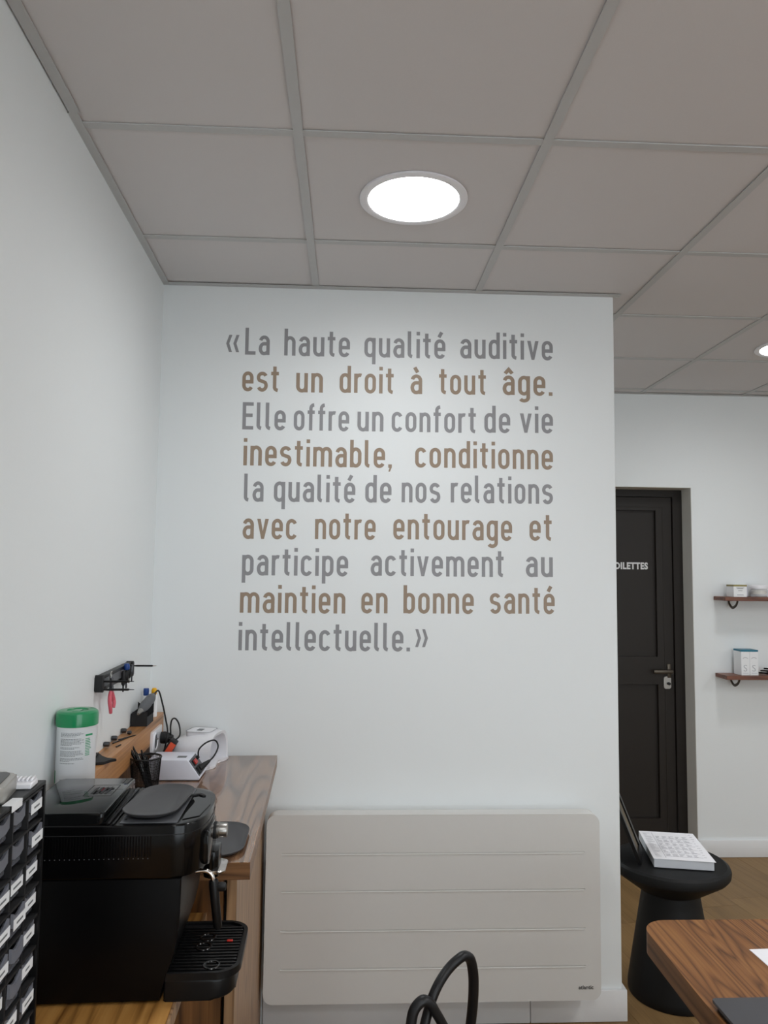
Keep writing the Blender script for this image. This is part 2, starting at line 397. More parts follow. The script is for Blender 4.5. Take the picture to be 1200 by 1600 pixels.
# ceiling lamps
lab = ['round white ceiling downlight, lit, above the wall quote', 'round lit downlight cut by the right edge of the photo']
L0 = None
for k, (x, y) in enumerate(LAMPS):
    if k == 0:
        t = thing('ceiling_downlight', lab[0], 'ceiling light', (x, y, H), 0, 'ceiling downlights')
        b = NB(); lathe(b, [(.127, .003), (.151, .003), (.151, -.0015), (.148, -.0032), (.131, -.0036), (.1275, -.0018), (.1270, .003)], 64, cap=False); obj('rim', b, LAMP_RIM, t)
        b = NB(); lathe(b, [(0, -.0012), (.1268, -.0012)], 64, cap=False); obj('diffuser', b, LAMP_EMITS[0], t, label='glowing white diffuser')
        L0 = t
    else:
        q = dup(L0, (x, y, H), 0, lab[k] if k < 2 else 'round white ceiling downlight outside the photo, '+('above the viewer to the left', 'over the table', 'behind the table', 'near the right wall', 'near the right wall, towards the window', 'added behind the quote wall to light the door reveal')[k-2])
        for c in q.children:
            if c.name.startswith('diffuser'):
                c.data = c.data.copy(); c.data.materials.clear(); c.data.materials.append(LAMP_EMITS[k])

# toilet door
YD = 1.628
d1 = struct(thing('door_1', 'dark brown panelled toilet door in a recess', 'door', (0, 0, 0)))
del d1['category'];
b = NB()
box(b, DX1-.057, DX1, YD-.005, YD+.06, 0, DZ); box(b, DX0, DX0+.057, YD-.005, YD+.06, 0, DZ); box(b, DX0+.057, DX1-.057, YD-.005, YD+.06, 2.004, DZ)
obj('door_frame', b, BROWN_DOOR, d1, smooth=False)
lx0, lx1, lz1 = DX0+.06, DX1-.061, 2.001
def bev_prism(b, x0, x1, z0, z1, y0, y1, bv=.0): box(b, x0, x1, y0, y1, z0, z1, bv, 1)
b = NB(); yl0, yl1 = YD+.008, YD+.05
px0, px1 = lx0+.1, 2.487
bev_prism(b, lx0, px0, .003, lz1, yl0, yl1); bev_prism(b, px1, lx1, .003, lz1, yl0, yl1)
bev_prism(b, px0, px1, 1.925, lz1, yl0, yl1); bev_prism(b, px0, px1, .918, 1.075, yl0, yl1); bev_prism(b, px0, px1, .003, .165, yl0, yl1)
leaf = obj('door_leaf', b, BROWN_DOOR, d1, smooth=False)
b = NB(); box(b, lx1-.055, lx1-.049, yl0-.002, yl0, .03, lz1-.06, .001, 1); box(b, lx0+.02, lx1-.055, yl0-.002, yl0, lz1-.06, lz1-.054, .001, 1); obj('bead', b, BROWN_DOOR, leaf)
for z0, z1 in ((1.075, 1.925), (.165, .918)):
    b = NB(); box(b, px0, px1, yl0+.022, yl0+.03, z0, z1); obj('door_panel', b, BROWN_DOOR, d1, smooth=False)
b = NB(); box(b, 2.538, 2.562, yl0-.008, yl0, .955, 1.035, .004, 2); lathe(b, [(.009, 0), (.009, -.045)], 16, (2.549, yl0, .995), 'y')
box(b, 2.442, 2.557, yl0-.052, yl0-.038, .984, 1.005, .005, 2); obj('door_handle', b, BRONZE, d1)
b = NB(); ext(b, rrect(2.517, 2.560, .893, .963, .012), yl0-.006, yl0, 'y', .001, 1)
cyl = obj('lock_plate', b, STEEL, d1)
b = NB(); lathe(b, [(.008, 0), (.008, -.014), (.0, -.015)], 20, (2.545, yl0-.005, .923), 'y'); obj('lock_cylinder', b, BLACK_MATT, cyl)
b = NB()
txt(b, 'TOILETTES', .0525, Matrix.Translation((2.445-.232, yl0+.0215, 1.581)) @ Matrix.Rotation(PI/2, 4, 'X'), bold=.0022, spacing=1.08, depth=.0003)
bb = [v.co.x for v in b.verts]; sx = .232/(max(bb)-min(bb)); mn = min(bb)
for v in b.verts: v.co.x = 2.213+(v.co.x-mn)*sx
obj('door_lettering', b, WHITE_VINYL, d1, smooth=False)

# ------------------------------------------------------------------ the quotation on the back wall
S_ = .128; XH = .715
def arc(cx, cy, rx, ry, a0, a1, n=12): return [(cx+rx*math.cos(R(a0+(a1-a0)*i/n)), cy+ry*math.sin(R(a0+(a1-a0)*i/n))) for i in range(n+1)]
W_ = .415; xl = S_/2; xr = W_-S_/2; cx0 = W_/2; rx0 = (xr-xl)/2; ry0 = .165; yt = XH-S_/2+.012; yb0 = S_/2-.012
def bowl(): return arc(cx0, yt-ry0, rx0, ry0, 180, 0)+arc(cx0, yb0+ry0, rx0, ry0, 0, -180)+[(xl, yt-ry0)]
GL = {}
GL['o'] = (W_, [bowl()])
GL['n'] = (W_, [[(xl, 0), (xl, XH)], arc(cx0, yt-ry0, rx0, ry0, 180, 0)+[(xr, 0)]])
GL['h'] = (W_, [[(xl, 0), (xl, 1)], arc(cx0, yt-ry0, rx0, ry0, 180, 0)+[(xr, 0)]])
GL['u'] = (W_, [[(xr, 0), (xr, XH)], [(xl, XH)]+arc(cx0, yb0+ry0, rx0, ry0, 180, 360)])
GL['m'] = (.685, [[(xl, 0), (xl, XH)], arc(xl+.1392, yt-ry0, .1392, ry0, 180, 0)+[(xl+.2785, 0)], arc(xl+.4177, yt-ry0, .1392, ry0, 180, 0)+[(xl+.557, 0)]])
GL['r'] = (.27, [[(xl, 0), (xl, XH)], arc(xl+.15, yt-ry0, .15, ry0, 180, 70)])
GL['a'] = (W_, [arc(cx0, yt-ry0, rx0, ry0, 165, 0)+[(xr, 0)], [(xr, .415)]+arc(cx0-.01, (.415+yb0)/2, rx0-.01, (.415-yb0)/2, 90, 270)+arc(cx0, yb0+ry0*.8, rx0, ry0*.8, 285, 350, 5)])
GL['e'] = (W_, [[(xl+.01, .345), (xr, .345)], [(xr, .345-S_/2)]+arc(cx0, yt-ry0, rx0, ry0, 0, 180)+arc(cx0, yb0+ry0, rx0, ry0, 180, 335)])
GL['c'] = (W_-.01, [arc(cx0, yt-ry0, rx0, ry0, 22, 180)+arc(cx0, yb0+ry0, rx0, ry0, 180, 338)])
GL['s'] = (W_, [arc(cx0, yt-.15, rx0, .15, 25, 225, 14)+arc(cx0, yb0+.165, rx0, .165, 45, -155, 14)])
GL['t'] = (.30, [[(.135, .93), (.135, yb0+.12)]+arc(.135+.13, yb0+.11, .13, .11, 180, 266, 6), [(0.0, XH-.045), (.285, XH-.045)]])
GL['l'] = (.21, [[(xl, 1), (xl, yb0+.12)]+arc(xl+.12, yb0+.11, .12, .11, 180, 264, 6)])
GL['f'] = (.29, [[(.125, 0), (.125, 1-S_/2-.12)]+arc(.125+.13, 1-S_/2-.12, .13, .125, 180, 92, 6), [(0.0, XH-.045), (.275, XH-.045)]])
GL['i'] = (S_, [[(xl, 0), (xl, XH)], [(xl, .855), (xl, .99)]])
GL['d'] = (W_, [bowl(), [(xr, 0), (xr, 1)]]); GL['b'] = (W_, [bowl(), [(xl, 0), (xl, 1)]])
GL['q'] = (W_, [bowl(), [(xr, -.27), (xr, XH)]]); GL['p'] = (W_, [bowl(), [(xl, -.27), (xl, XH)]])
GL['g'] = (W_, [bowl(), [(xr, XH), (xr, -.08)]+arc(cx0, -.085, rx0, .125, 0, -150, 10)])
GL['L'] = (.40, [[(xl, 1), (xl, S_/2), (.40, S_/2)]])
GL['E'] = (.40, [[(.40, 1-S_/2), (xl, 1-S_/2), (xl, S_/2), (.40, S_/2)], [(xl, .52), (.37, .52)]])
GL['v'] = (.43, [], [[(0, XH), (S_*1.02, XH), (.215+S_*.42, 0), (.215-S_*.42, 0)], [(.43, XH), (.43-S_*1.02, XH), (.215-S_*.42, 0), (.215+S_*.42, 0)]])
GL['.'] = (S_+.01, [[(xl, 0), (xl, S_+.005)]])
GL[','] = (S_, [], [[(0, S_), (S_, S_), (S_, .02), (S_*.5, -.14), (S_*.05, -.14), (S_*.35, 0), (0, 0)]])
def chev(x, s): return [(x, .43), (x+s*.105, .75), (x+s*.21, .75), (x+s*.11, .43), (x+s*.21, .11), (x+s*.105, .11)]
GL['«'] = (.455, [], [chev(0, 1), chev(.25, 1)])
GL['»'] = (.455, [], [chev(.205, -1), chev(.455, -1)])
acc = {'é': ('e', [[(.17, .80), (.275, .99)]]), 'à': ('a', [[(.25, .80), (.145, .99)]]), 'â': ('a', [[(.085, .80), (.2075, .95), (.33, .80)]])}
for k, (g, st) in acc.items(): GL[k] = (GL[g][0], GL[g][1]+st)
def strip(bm, path, s, y, sx, ox, oz, cap):
    """constant-width stroke with mitred joints, square ends"""
    P = []
    for p in path:
        if not P or (abs(p[0]-P[-1][0])+abs(p[1]-P[-1][1])) > 1e-4: P.append(p)
    closed = abs(P[0][0]-P[-1][0])+abs(P[0][1]-P[-1][1]) < 1e-3
    if closed: P = P[:-1]
    n = len(P); Lf, Rt = [], []
    for i in range(n):
        a = P[i-1] if (i > 0 or closed) else None; c = P[(i+1) % n] if (i < n-1 or closed) else None
        def d(p, q):
            l = math.hypot(q[0]-p[0], q[1]-p[1]); return ((q[0]-p[0])/l, (q[1]-p[1])/l)
        d1_ = d(a, P[i]) if a else d(P[i], c); d2_ = d(P[i], c) if c else d1_
        n1 = (-d1_[1], d1_[0]); n2 = (-d2_[1], d2_[0]); mx = (n1[0]+n2[0], n1[1]+n2[1]); l = math.hypot(*mx); mx = (mx[0]/l, mx[1]/l)
        k = 1/max(.35, mx[0]*n1[0]+mx[1]*n1[1])*s/2
        Lf.append((P[i][0]+mx[0]*k, P[i][1]+mx[1]*k)); Rt.append((P[i][0]-mx[0]*k, P[i][1]-mx[1]*k))
    V = lambda p: bm.verts.new((ox+p[0]*sx, y, oz+p[1]*cap))
    l = [V(p) for p in Lf]; r_ = [V(p) for p in Rt]
    for i in range(n if closed else n-1):
        j = (i+1) % n; bm.faces.new((l[i], l[j], r_[j], r_[i]))
QUOTE = [
  [("«", 0.2320, 0.2790, 2.3290), ("La", 0.3010, 0.3900, 2.3320), ("haute", 0.4430, 0.6830, 2.3320), ("qualité", 0.7360, 1.0350, 2.3340), ("auditive", 1.0900, 1.4360, 2.3380)],
  [("est", 0.2940, 0.4270, 2.1970), ("un", 0.4890, 0.5860, 2.1970), ("droit", 0.6470, 0.8460, 2.1990), ("à", 0.9070, 0.9500, 2.2000), ("tout", 1.0120, 1.1870, 2.2020), ("âge.", 1.2480, 1.4350, 2.2040)],
  [("Elle", 0.2980, 0.4540, 2.0560), ("offre", 0.4830, 0.6840, 2.0570), ("un", 0.7140, 0.8090, 2.0580), ("confort", 0.8390, 1.1500, 2.0590), ("de", 1.1800, 1.2760, 2.0620), ("vie", 1.3120, 1.4350, 2.0640)],
  [("inestimable,", 0.3050, 0.8410, 1.9250), ("conditionne", 0.9260, 1.4340, 1.9290)],
  [("la", 0.3100, 0.3800, 1.7950), ("qualité", 0.4170, 0.7100, 1.7960), ("de", 0.7460, 0.8410, 1.7980), ("nos", 0.8780, 1.0190, 1.8000), ("relations", 1.0570, 1.4330, 1.8020)],
  [("avec", 0.3090, 0.5020, 1.6610), ("notre", 0.5670, 0.7850, 1.6630), ("entourage", 0.8490, 1.2820, 1.6660), ("et", 1.3460, 1.4290, 1.6680)],
  [("participe", 0.3100, 0.6880, 1.5310), ("activement", 0.7690, 1.2520, 1.5340), ("au", 1.3320, 1.4310, 1.5360)],
  [("maintien", 0.3060, 0.6800, 1.3980), ("en", 0.7370, 0.8310, 1.4000), ("bonne", 0.8880, 1.1420, 1.4010), ("santé", 1.2000, 1.4370, 1.4030)],
  [("intellectuelle.", 0.3040, 0.9140, 1.2660), ("»", 0.9320, 0.9770, 1.2700)]]
CAP = .1
qt = thing('wall_lettering', 'French quotation in alternating grey and bronze condensed letters on the white wall', 'lettering', (.86, 0, 1.8))
for li, line in enumerate(QUOTE):
    for wd, xL, xR, z in line:
        b = NB()
        adv = .118; total = sum(GL[c][0] for c in wd)+adv*(len(wd)-1)
        sx = (xR-xL)/total; x = 0
        for c in wd:
            g = GL[c]; q = 0
            for st in g[1]:
                strip(b, st, S_, -.0006-.00012*q, sx, xL+x*sx, z, CAP); q += 1
            for pl in (g[2] if len(g) > 2 else []):
                b.faces.new([b.verts.new((xL+(x+p[0])*sx, -.0006-.00012*q, z+p[1]*CAP)) for p in pl]); q += 1
            x += g[0]+adv
        obj('word', b, BROWN_TEXT if li % 2 else GREY_TEXT, qt, smooth=False, world=True, label='bronze word' if li % 2 else 'grey word')

# ------------------------------------------------------------------ radiator
t = thing('wall_radiator', 'wide flat white electric panel radiator with four grooves, mounted low on the wall', 'radiator', (.99, 0, .116))
RX0, RX1, RZ0, RZ1, RY = .429, 1.555, .128, .734, -.115
b = NB(); ext(b, rrect(RX0, RX1, RZ0, RZ1, .032, 8), RY+.012, RY+.055, 'y', .004, 2)
obj('body', b, RAD, t, world=True)
gz = [.609, .488, .3615, .240]
b = NB()
gx0, gx1 = RX0+.053, RX1-.052
pts = rrect(RX0, RX1, RZ0, RZ1, .032, 8)
ext(b, [p for p in pts if p[0] > gx1-.1] + [(gx1, RZ1)][:0], RY, RY+.0125, 'y') if False else None
rp = [p for p in pts if p[0] > (RX0+RX1)/2]; lp = [p for p in pts if p[0] < (RX0+RX1)/2]
up = [p for p in rp if p[1] > .4]; dn_ = [p for p in rp if p[1] < .4]
ext(b, [(gx1, RZ0)]+dn_+up+[(gx1, RZ1)], RY, RY+.0125, 'y')
up = [p for p in lp if p[1] > .4]; dn_ = [p for p in lp if p[1] < .4]
ext(b, [(gx0, RZ1)]+up+dn_+[(gx0, RZ0)], RY, RY+.0125, 'y')
zz_ = [RZ1]+[v for g in gz for v in (g+.0012, g-.0034)]+[RZ0]
for k in range(0, len(zz_), 2): box(b, gx0, gx1, RY, RY+.0125, zz_[k+1], zz_[k])
obj('front_panel', b, RAD, t, world=True, smooth=False)
for z in gz:
    b = NB(); box(b, gx0, gx1, RY+.0030, RY+.0120, z-.0036, z+.0014); ext(b, [(RY+.003, z-.0020), (RY-.0016, z-.0040), (RY-.0016, z-.0050), (RY+.001, z-.0064)], gx0, gx1, 'x'); obj('groove_and_lip', b, RAD, t, world=True, smooth=False)  # groove back, with a lip added below to catch a bright line
b = NB(); box(b, RX0+.04, RX1-.04, RY+.055, -.001, RZ0+.06, RZ1-.03); obj('mounting_box', b, RAD, t, world=True, smooth=False)
b = NB(); txt(b, 'atlantic', .0175, Matrix.Translation((1.478, RY-.0004, .1645)) @ Matrix.Rotation(PI/2, 4, 'X'), bold=.0003, xs=1.0, depth=.0002); obj('wordmark', b, INK_DARK, t, smooth=False, world=True, label='small dark maker wordmark')

# ------------------------------------------------------------------ worktop, ledge and cabinets along the left wall (frame: w from wall, s along wall)
def LT(name, label, cat, w_, s, z, group=None, rot=0): return thing(name, label, cat, LW(w_, s, z), TH+rot, group)
WZ = .903
t = LT('worktop', 'glossy walnut laminate worktop running along the left wall to the quote wall', 'worktop', 0, 0, 0)
b = NB(); box(b, .002, .449, -1.0, -.018, WZ-.038, WZ-.0012, 0); obj('slab', b, WALNUT_EDGE, t, smooth=False)
b = NB(); box(b, .0015, .4495, -1.0005, -.0175, WZ-.0012, WZ, .0004, 1); obj('laminate_top', b, WALNUT_TOP, t)
t = LT('side_panel', 'upright walnut end panel under the worktop beside the radiator', 'panel', 0, 0, 0)
b = NB(); box(b, .388, .411, -.90, -.02, .001, WZ-.0385, .0006, 1); obj('board', b, PANEL_V, t)
t = LT('base_cabinet', 'walnut base cabinet under the glossy worktop', 'cabinet', 0, 0, 0)
b = NB(); box(b, .03, .384, -.86, -.03, .03, WZ-.04); box(b, .05, .36, -.82, -.05, .001, .03); obj('body', b, BLACK_MATT, t, smooth=False)
b = NB(); box(b, .03, .379, -.882, -.862, .06, WZ-.046, .001, 1); obj('door', b, DOOR_V, t)
LZ = 1.054
t = LT('wall_ledge', 'narrow walnut ledge box along the left wall above the worktop, holding small tools', 'ledge', 0, 0, 0)
b = NB(); box(b, .0015, .0545, -.99, -.0185, LZ-.012, LZ, .0006, 1); obj('top_board', b, LEDGE, t)
b = NB(); box(b, .043, .055, -.9895, -.019, LZ-.071, LZ-.0122, .0005, 1); obj('front_board', b, LEDGE, t)
b = NB(); box(b, .002, .016, -.985, -.0187, WZ+.0005, LZ-.0125); obj('back_board', b, DOOR_V, t)
t = LT('lower_desk', 'lower walnut desk top carrying the coffee machine and drawer cabinet', 'desk', 0, 0, 0)
DZT = .757
b = NB(); box(b, .002, .3385, -2.3, -.905, DZT-.03, DZT, .0008, 1); obj('top', b, DESK, t)
b = NB(); box(b, .3387, .344, -2.3, -.905, DZT-.03, DZT-.0003, .0005, 1); obj('edge_band', b, PANEL_V, t)
b = NB(); box(b, .02, .26, -.93, -.907, .001, DZT-.0305); obj('side_board', b, DOOR_V, t)
b = NB(); box(b, .02, .26, -2.28, -2.257, .001, DZT-.0305); obj('side_board', b, DOOR_V, t)

# socket on the ledge front
t = LT('wall_socket', 'white square power socket on the front of the wooden ledge', 'socket', .055, -.155, .99)
b = NB(); ext(b, rrect(-.07, .07, -.036, .036, .006), .0005, .009, 'x', .0015, 2); obj('face_plate', b, WHITE_PLASTIC, t)
b = NB(); lathe(b, [(.029, .009), (.029, .0125), (.026, .0125), (.025, .004+.006)], 32, (0, -.03, 0), 'x', cap=False); obj('socket_ring', b, WHITE_PLASTIC, t)
b = NB(); lathe(b, [(.0, .0095), (.022, .0095), (.022, .0102), (0, .0102)], 24, (0, -.03, 0), 'x', cap=False); obj('socket_well', b, GREY_PLASTIC, t)
b = NB(); lathe(b, [(.003, .010), (.003, .018), (0, .019)], 10, (0, -.03, .008), 'x'); obj('earth_pin', b, CHROME, t)
t = LT('plug', 'black mains plug pushed into the far side of the ledge socket', 'plug', .066, -.105, .985)
b = NB(); lathe(b, [(.019, 0), (.02, .012), (.016, .026), (.008, .04), (0, .041)], 20, (0, 0, 0), 'x'); obj('plug_body', b, BLACK_MATT, t)

# wipes canister
t = LT('wipes_canister', 'white canister of wipes with a green lid and printed back text', 'canister', .0475, -.95, LZ)
b = NB(); lathe(b, [(.0, .0005), (.041, .0005), (.0425, .003), (.0425, .139), (.0435, .141), (0, .141)], 48, cap=False); obj('canister_body', b, LABEL_WHITE, t)
b = NB(); lathe(b, [(.0425, .1412), (.0455, .1415), (.0458, .163), (.0445, .170), (.040, .1735), (.024, .174), (.022, .1715), (0, .1715)], 48, cap=False)
lid = obj('lid', b, GREEN, t)
b = NB(); box(b, -.008, .010, -.018, .012, .1717, .1735, .001, 1); obj('pull_tab', b, GREEN, lid)
def curved(bm, a0, a1, z0, z1, rr, n=6):
    for i in range(n):
        p, q = a0+(a1-a0)*i/n, a0+(a1-a0)*(i+1)/n
        v = [bm.verts.new((rr*math.cos(R(a)), rr*math.sin(R(a)), z)) for a, z in ((p, z0), (q, z0), (q, z1), (p, z1))]
        bm.faces.new(v)
b = NB(); rr_ = .0428; zz = .130
random.seed(3)
for blk in ((4,), (6,), (2,), (5,), (3,), (1,)):
    for k in range(blk[0]):
        e_ = -122+random.uniform(58, 72) if k < blk[0]-1 else -122+random.uniform(25, 50)
        a = -122
        while a < e_:
            wd_ = random.uniform(2.5, 7); curved(b, a, min(a+wd_, e_), zz-.0011, zz, rr_, 2); a += wd_+1.2
        zz -= .0026
    zz -= .0028
curved(b, -118, -112, .012, .022, rr_, 2); curved(b, -106, -84, .018, .0205, rr_, 3); curved(b, -106, -84, .0135, .0155, rr_, 3); curved(b, -76, -69, .013, .021, rr_, 2); curved(b, -66, -46, .019, .0205, rr_, 3); curved(b, -66, -50, .0145, .016, rr_, 3)
curved(b, -122, -40, .0275, .0281, rr_, 10); obj('back_text', b, INK, t, smooth=False)['kind'] = 'stuff'
b = NB(); curved(b, -47, -22, .121, .125, rr_, 4)
for k in range(11): curved(b, -47, -47+random.uniform(14, 22), .1145-.0036*k, .116-.0036*k, rr_, 3)
curved(b, -158, -146, .016, .044, rr_, 3); obj('green_text', b, INK_GREEN, t, smooth=False)['kind'] = 'stuff'

# small things on the ledge
t = LT('tool_holder', 'small black angled tool holder standing on the far end of the ledge', 'holder', .0285, -.225, LZ)
b = NB(); hw = .0255
ext(b, [(-hw, .0005), (hw, .0005), (hw-.001, .044), (-hw+.005, .046)], -.045, -.042, 'y')
ext(b, [(-hw, .0005), (hw, .0005), (hw-.001, .05), (-hw+.005, .05)], .04, .043, 'y')
box(b, -hw, hw, -.042, .04, .0005, .004); box(b, -hw, -hw+.003, -.042, .04, .004, .04); box(b, hw-.003, hw, -.042, .04, .004, .028); obj('holder_body', b, BLACK_MATT, t)
b = NB(); ext(b, [(-hw, .028), (hw, .028), (hw, .062), (hw*.4, .05), (-hw*.4, .05), (-hw, .062)], .0435, .0465, 'y'); obj('cradle', b, BLACK_MATT, t)
P0 = Vector(LW(.030, -.285, LZ+.043)); P1 = Vector(LW(.0465, -.165, LZ+.078))
t = thing('grinder_handpiece', 'grey rotary handpiece with a pale nose resting in the black tool holder', 'tool', tuple(P0))
dv = (P1-P0)
def al(f): return P0+dv*f
b = NB(); ks = [.16, .22, .3, .42, .55, .7, .8, .9, 1.]; rs = [.009, .012, .0135, .016, .0165, .0155, .016, .014, .010]
tube(b, [al(k) for k in ks], rs, 20); obj('grip', b, GREY_PLASTIC, t, world=True)
b = NB(); tube(b, [al(k) for k in (-.02, .05, .12, .17)], [.004, .0065, .0085, .009], 18); obj('nose', b, STEEL, t, world=True, label='pale metal nose')
b = NB(); tube(b, [al(k) for k in (1., 1.1)], [.008, .006], 14); obj('cable_boot', b, BLACK_MATT, t, world=True)
for nm, lb, w_, s, capm in (('dropper_bottle', 'small white bottle with a blue cap behind the handpiece', .016, -.125, BLUE), ('dropper_bottle', 'small white bottle with a round yellow cap behind the handpiece', .038, -.105, YELLOW)):
    t = LT(nm, lb, 'bottle', w_, s, LZ)
    b = NB(); lathe(b, [(0, .0005), (.0105, .0005), (.011, .003), (.011, .068), (.008, .074), (0, .074)], 20, cap=False); obj('bottle_body', b, LABEL_WHITE, t)
    b = NB()
    if capm is BLUE: lathe(b, [(.009, .0742), (.0095, .09), (.0085, .097), (0, .0975)], 18)
    else: lathe(b, [(.008, .0742), (.0092, .08), (.0092, .089), (.006, .095), (0, .096)], 18)
    obj('cap', b, capm, t)
for k, (s, lb) in enumerate(((-.372, 'farthest of the three small grey wall knobs above the ledge'), (-.475, 'middle one of the three small grey wall knobs above the ledge'), (-.553, 'nearest of the three small grey wall knobs above the ledge'))):
    t = LT('knob', lb, 'knob', .0005, s, LZ+.009, 'small knobs above the ledge')
    b = NB(); lathe(b, [(.006, .0005), (.0068, .003), (.0068, .012), (.0058, .0155), (0, .016)], 20, axis='x'); obj('knob_body', b, DARK_STEEL, t)
    if k == 0:
        b = NB(); lathe(b, [(.005, 0), (.006, .01), (.003, .012)], 14, (.022, -.012, -.0035), 'x'); obj('spindle', b, DARK_STEEL, t)
def lie(name, label, cat, w0, s0, w1, s1, r, m, r1=None):
    a = Vector(LW(w0, s0, LZ+r+.0003)); c = Vector(LW(w1, s1, LZ+r+.0003))
    t = thing(name, label, cat, tuple(a)); b = NB(); d_ = c-a
    tube(b, [a, a+d_*.1, a+d_*.9, c], [r*.6, r, r, (r1 or r)*.5], 10); obj('shaft', b, m, t, world=True)
    b = NB(); tube(b, [a+d_*.03, a+d_*.22], [r*1.15, r*1.15], 10); obj('collar', b, DARK_STEEL, t, world=True)
    return t
lie('probe', 'long thin dark probe lying on the ledge near the knobs', 'tool', .013, -.512, .040, -.42, .0016, BLACK_MATT)
lie('probe', 'second thin dark probe on the ledge, on the side away from the canister', 'tool', .017, -.465, .052, -.40, .0016, BLACK_MATT)
lie('drill_bit', 'short dark bit lying alone on the ledge', 'tool', .0345, -.555, .041, -.527, .0018, BLACK_MATT)
t = LT('notched_clip', 'flat black notched piece lying on the ledge beside the canister', 'clip', .04, -.7, LZ)
b = NB(); ext(b, [(-.036, -.05), (-.006, -.052), (.016, -.045), (.024, -.022), (.037, -.012), (.024, -.006), (.010, -.002), (-.008, .018), (-.030, .062), (-.034, .02)], .0005, .0075, 'z', .001, 1); obj('blade', b, BLACK_MATT, t)
b = NB(); box(b, -.034, -.02, -.04, .03, .0077, .014, .002, 1); obj('rib', b, BLACK_SATIN, t)

# magnetic tool rack on the left wall
RZ = 1.243
t = LT('tool_rack', 'black magnetic tool strip on the left wall above the ledge', 'rack', .0005, -.495, RZ)
b = NB(); ext(b, rrect(-.166, .166, -.02, .02, .012), .0, .017, 'x', .002, 2); obj('strip', b, BLACK_SATIN, t)
b = NB(); box(b, .0172, .0178, -.15, .15, -.011, .011); obj('magnet_face', b, GREY_PLASTIC, t, smooth=False)
b = NB(); ext(b, rrect(-.170, -.152, -.0225, .0225, .006), .0, .021, 'x', .002, 2); obj('end_cap', b, BLACK_MATT, t)
b = NB(); ext(b, rrect(.152, .170, -.0225, .0225, .006), .0, .021, 'x', .002, 2); obj('end_cap', b, BLACK_MATT, t)
def stick(s, dz, L_, label, tip):                   # screwdriver standing straight out from the strip
    t = LT('precision_screwdriver', label, 'screwdriver', .0225, s, RZ+dz)
    b = NB(); tube(b, [(0, 0, 0), (.01, 0, 0), (L_*.8, 0, 0), (L_*.84, 0, 0)], [.0022, .003, .003, .002], 10); obj('handle', b, BLACK_SATIN, t)
    b = NB(); tube(b, [(L_*.84, 0, 0), (L_, 0, 0)], [.0013, .0009], 8); obj('tip', b, tip, t)
stick(-.655, .006, .078, 'upper of two black screwdrivers sticking out from the near end of the tool strip', BLACK_MATT)
stick(-.658, -.015, .08, 'lower of two black screwdrivers sticking out from the near end of the tool strip', BLACK_MATT)
stick(-.333, .008, .068, 'black screwdriver sticking out from the far end of the tool strip', CHROME)
def hang(s, top, bot, r, label, hm, tip=DARK_STEEL, name='hanging_screwdriver', ball=None):
    t = LT(name, label, 'screwdriver', .0185+r, s, RZ)
    b = NB(); n0 = bot+(top-bot)*.3
    tube(b, [(0, 0, top), (0, 0, top-.004), (0, 0, n0+.006), (0, 0, n0)], [r*.7, r, r, r*.5], 12); obj('handle', b, hm, t)
    b = NB(); tube(b, [(0, 0, n0), (0, 0, bot+.002), (0, 0, bot)], [r*.42, r*.4, r*.15], 8); obj('shaft', b, tip, t)
    if ball: b = NB(); lathe(b, [(0, top), (.008, top+.003), (.0095, top+.011), (.007, top+.02), (0, top+.022)], 18); obj('cap', b, ball, t)
hang(-.462, .008, -.052, .006, 'black pointed tool hanging on the strip, first after the pliers', BLACK_MATT, BLACK_MATT)
hang(-.431, .006, -.046, .0065, 'tool with a blue rounded cap hanging on the strip', BLACK_SATIN, DARK_STEEL, ball=BLUE)
hang(-.397, .014, -.036, .006, 'steel tipped screwdriver hanging beside the blue capped tool', BLACK_SATIN, STEEL)
hang(-.366, .015, -.035, .006, 'last small screwdriver hanging at the far end of the strip', DARK_STEEL, DARK_STEEL)
t = LT('pliers', 'small pliers with pink grips hanging from the tool strip', 'pliers', .030, -.608, RZ)
for sg, ln in ((-1, -.083), (1, -.073)):
    b = NB(); pts = smooth_path([(0, sg*.003, -.025), (0, sg*.012, -.036), (.002, sg*.019, -.052), (.004, sg*.017, ln+.012), (.004, sg*.013, ln)], 5)
    tube(b, pts, [.0042+.0012*math.sin(PI*i/(len(pts)-1)) for i in range(len(pts))], 12); obj('grip', b, PINK, t)
b = NB(); lathe(b, [(.009, -.004), (.009, .004)], 20, (0, 0, -.02), 'x'); box(b, -.003, .003, -.009, -.001, -.016, .01, .001, 1); box(b, -.003, .003, .001, .009, -.016, .01, .001, 1); obj('jaws', b, DARK_STEEL, t)
b = NB(); pts = smooth_path([(-.004, -.004, .004), (-.002, -.006, .02), (.0, 0, .027), (-.002, .006, .02), (-.004, .004, .004)], 5); tube(b, pts, .0015, 8); obj('hook', b, STEEL, t)

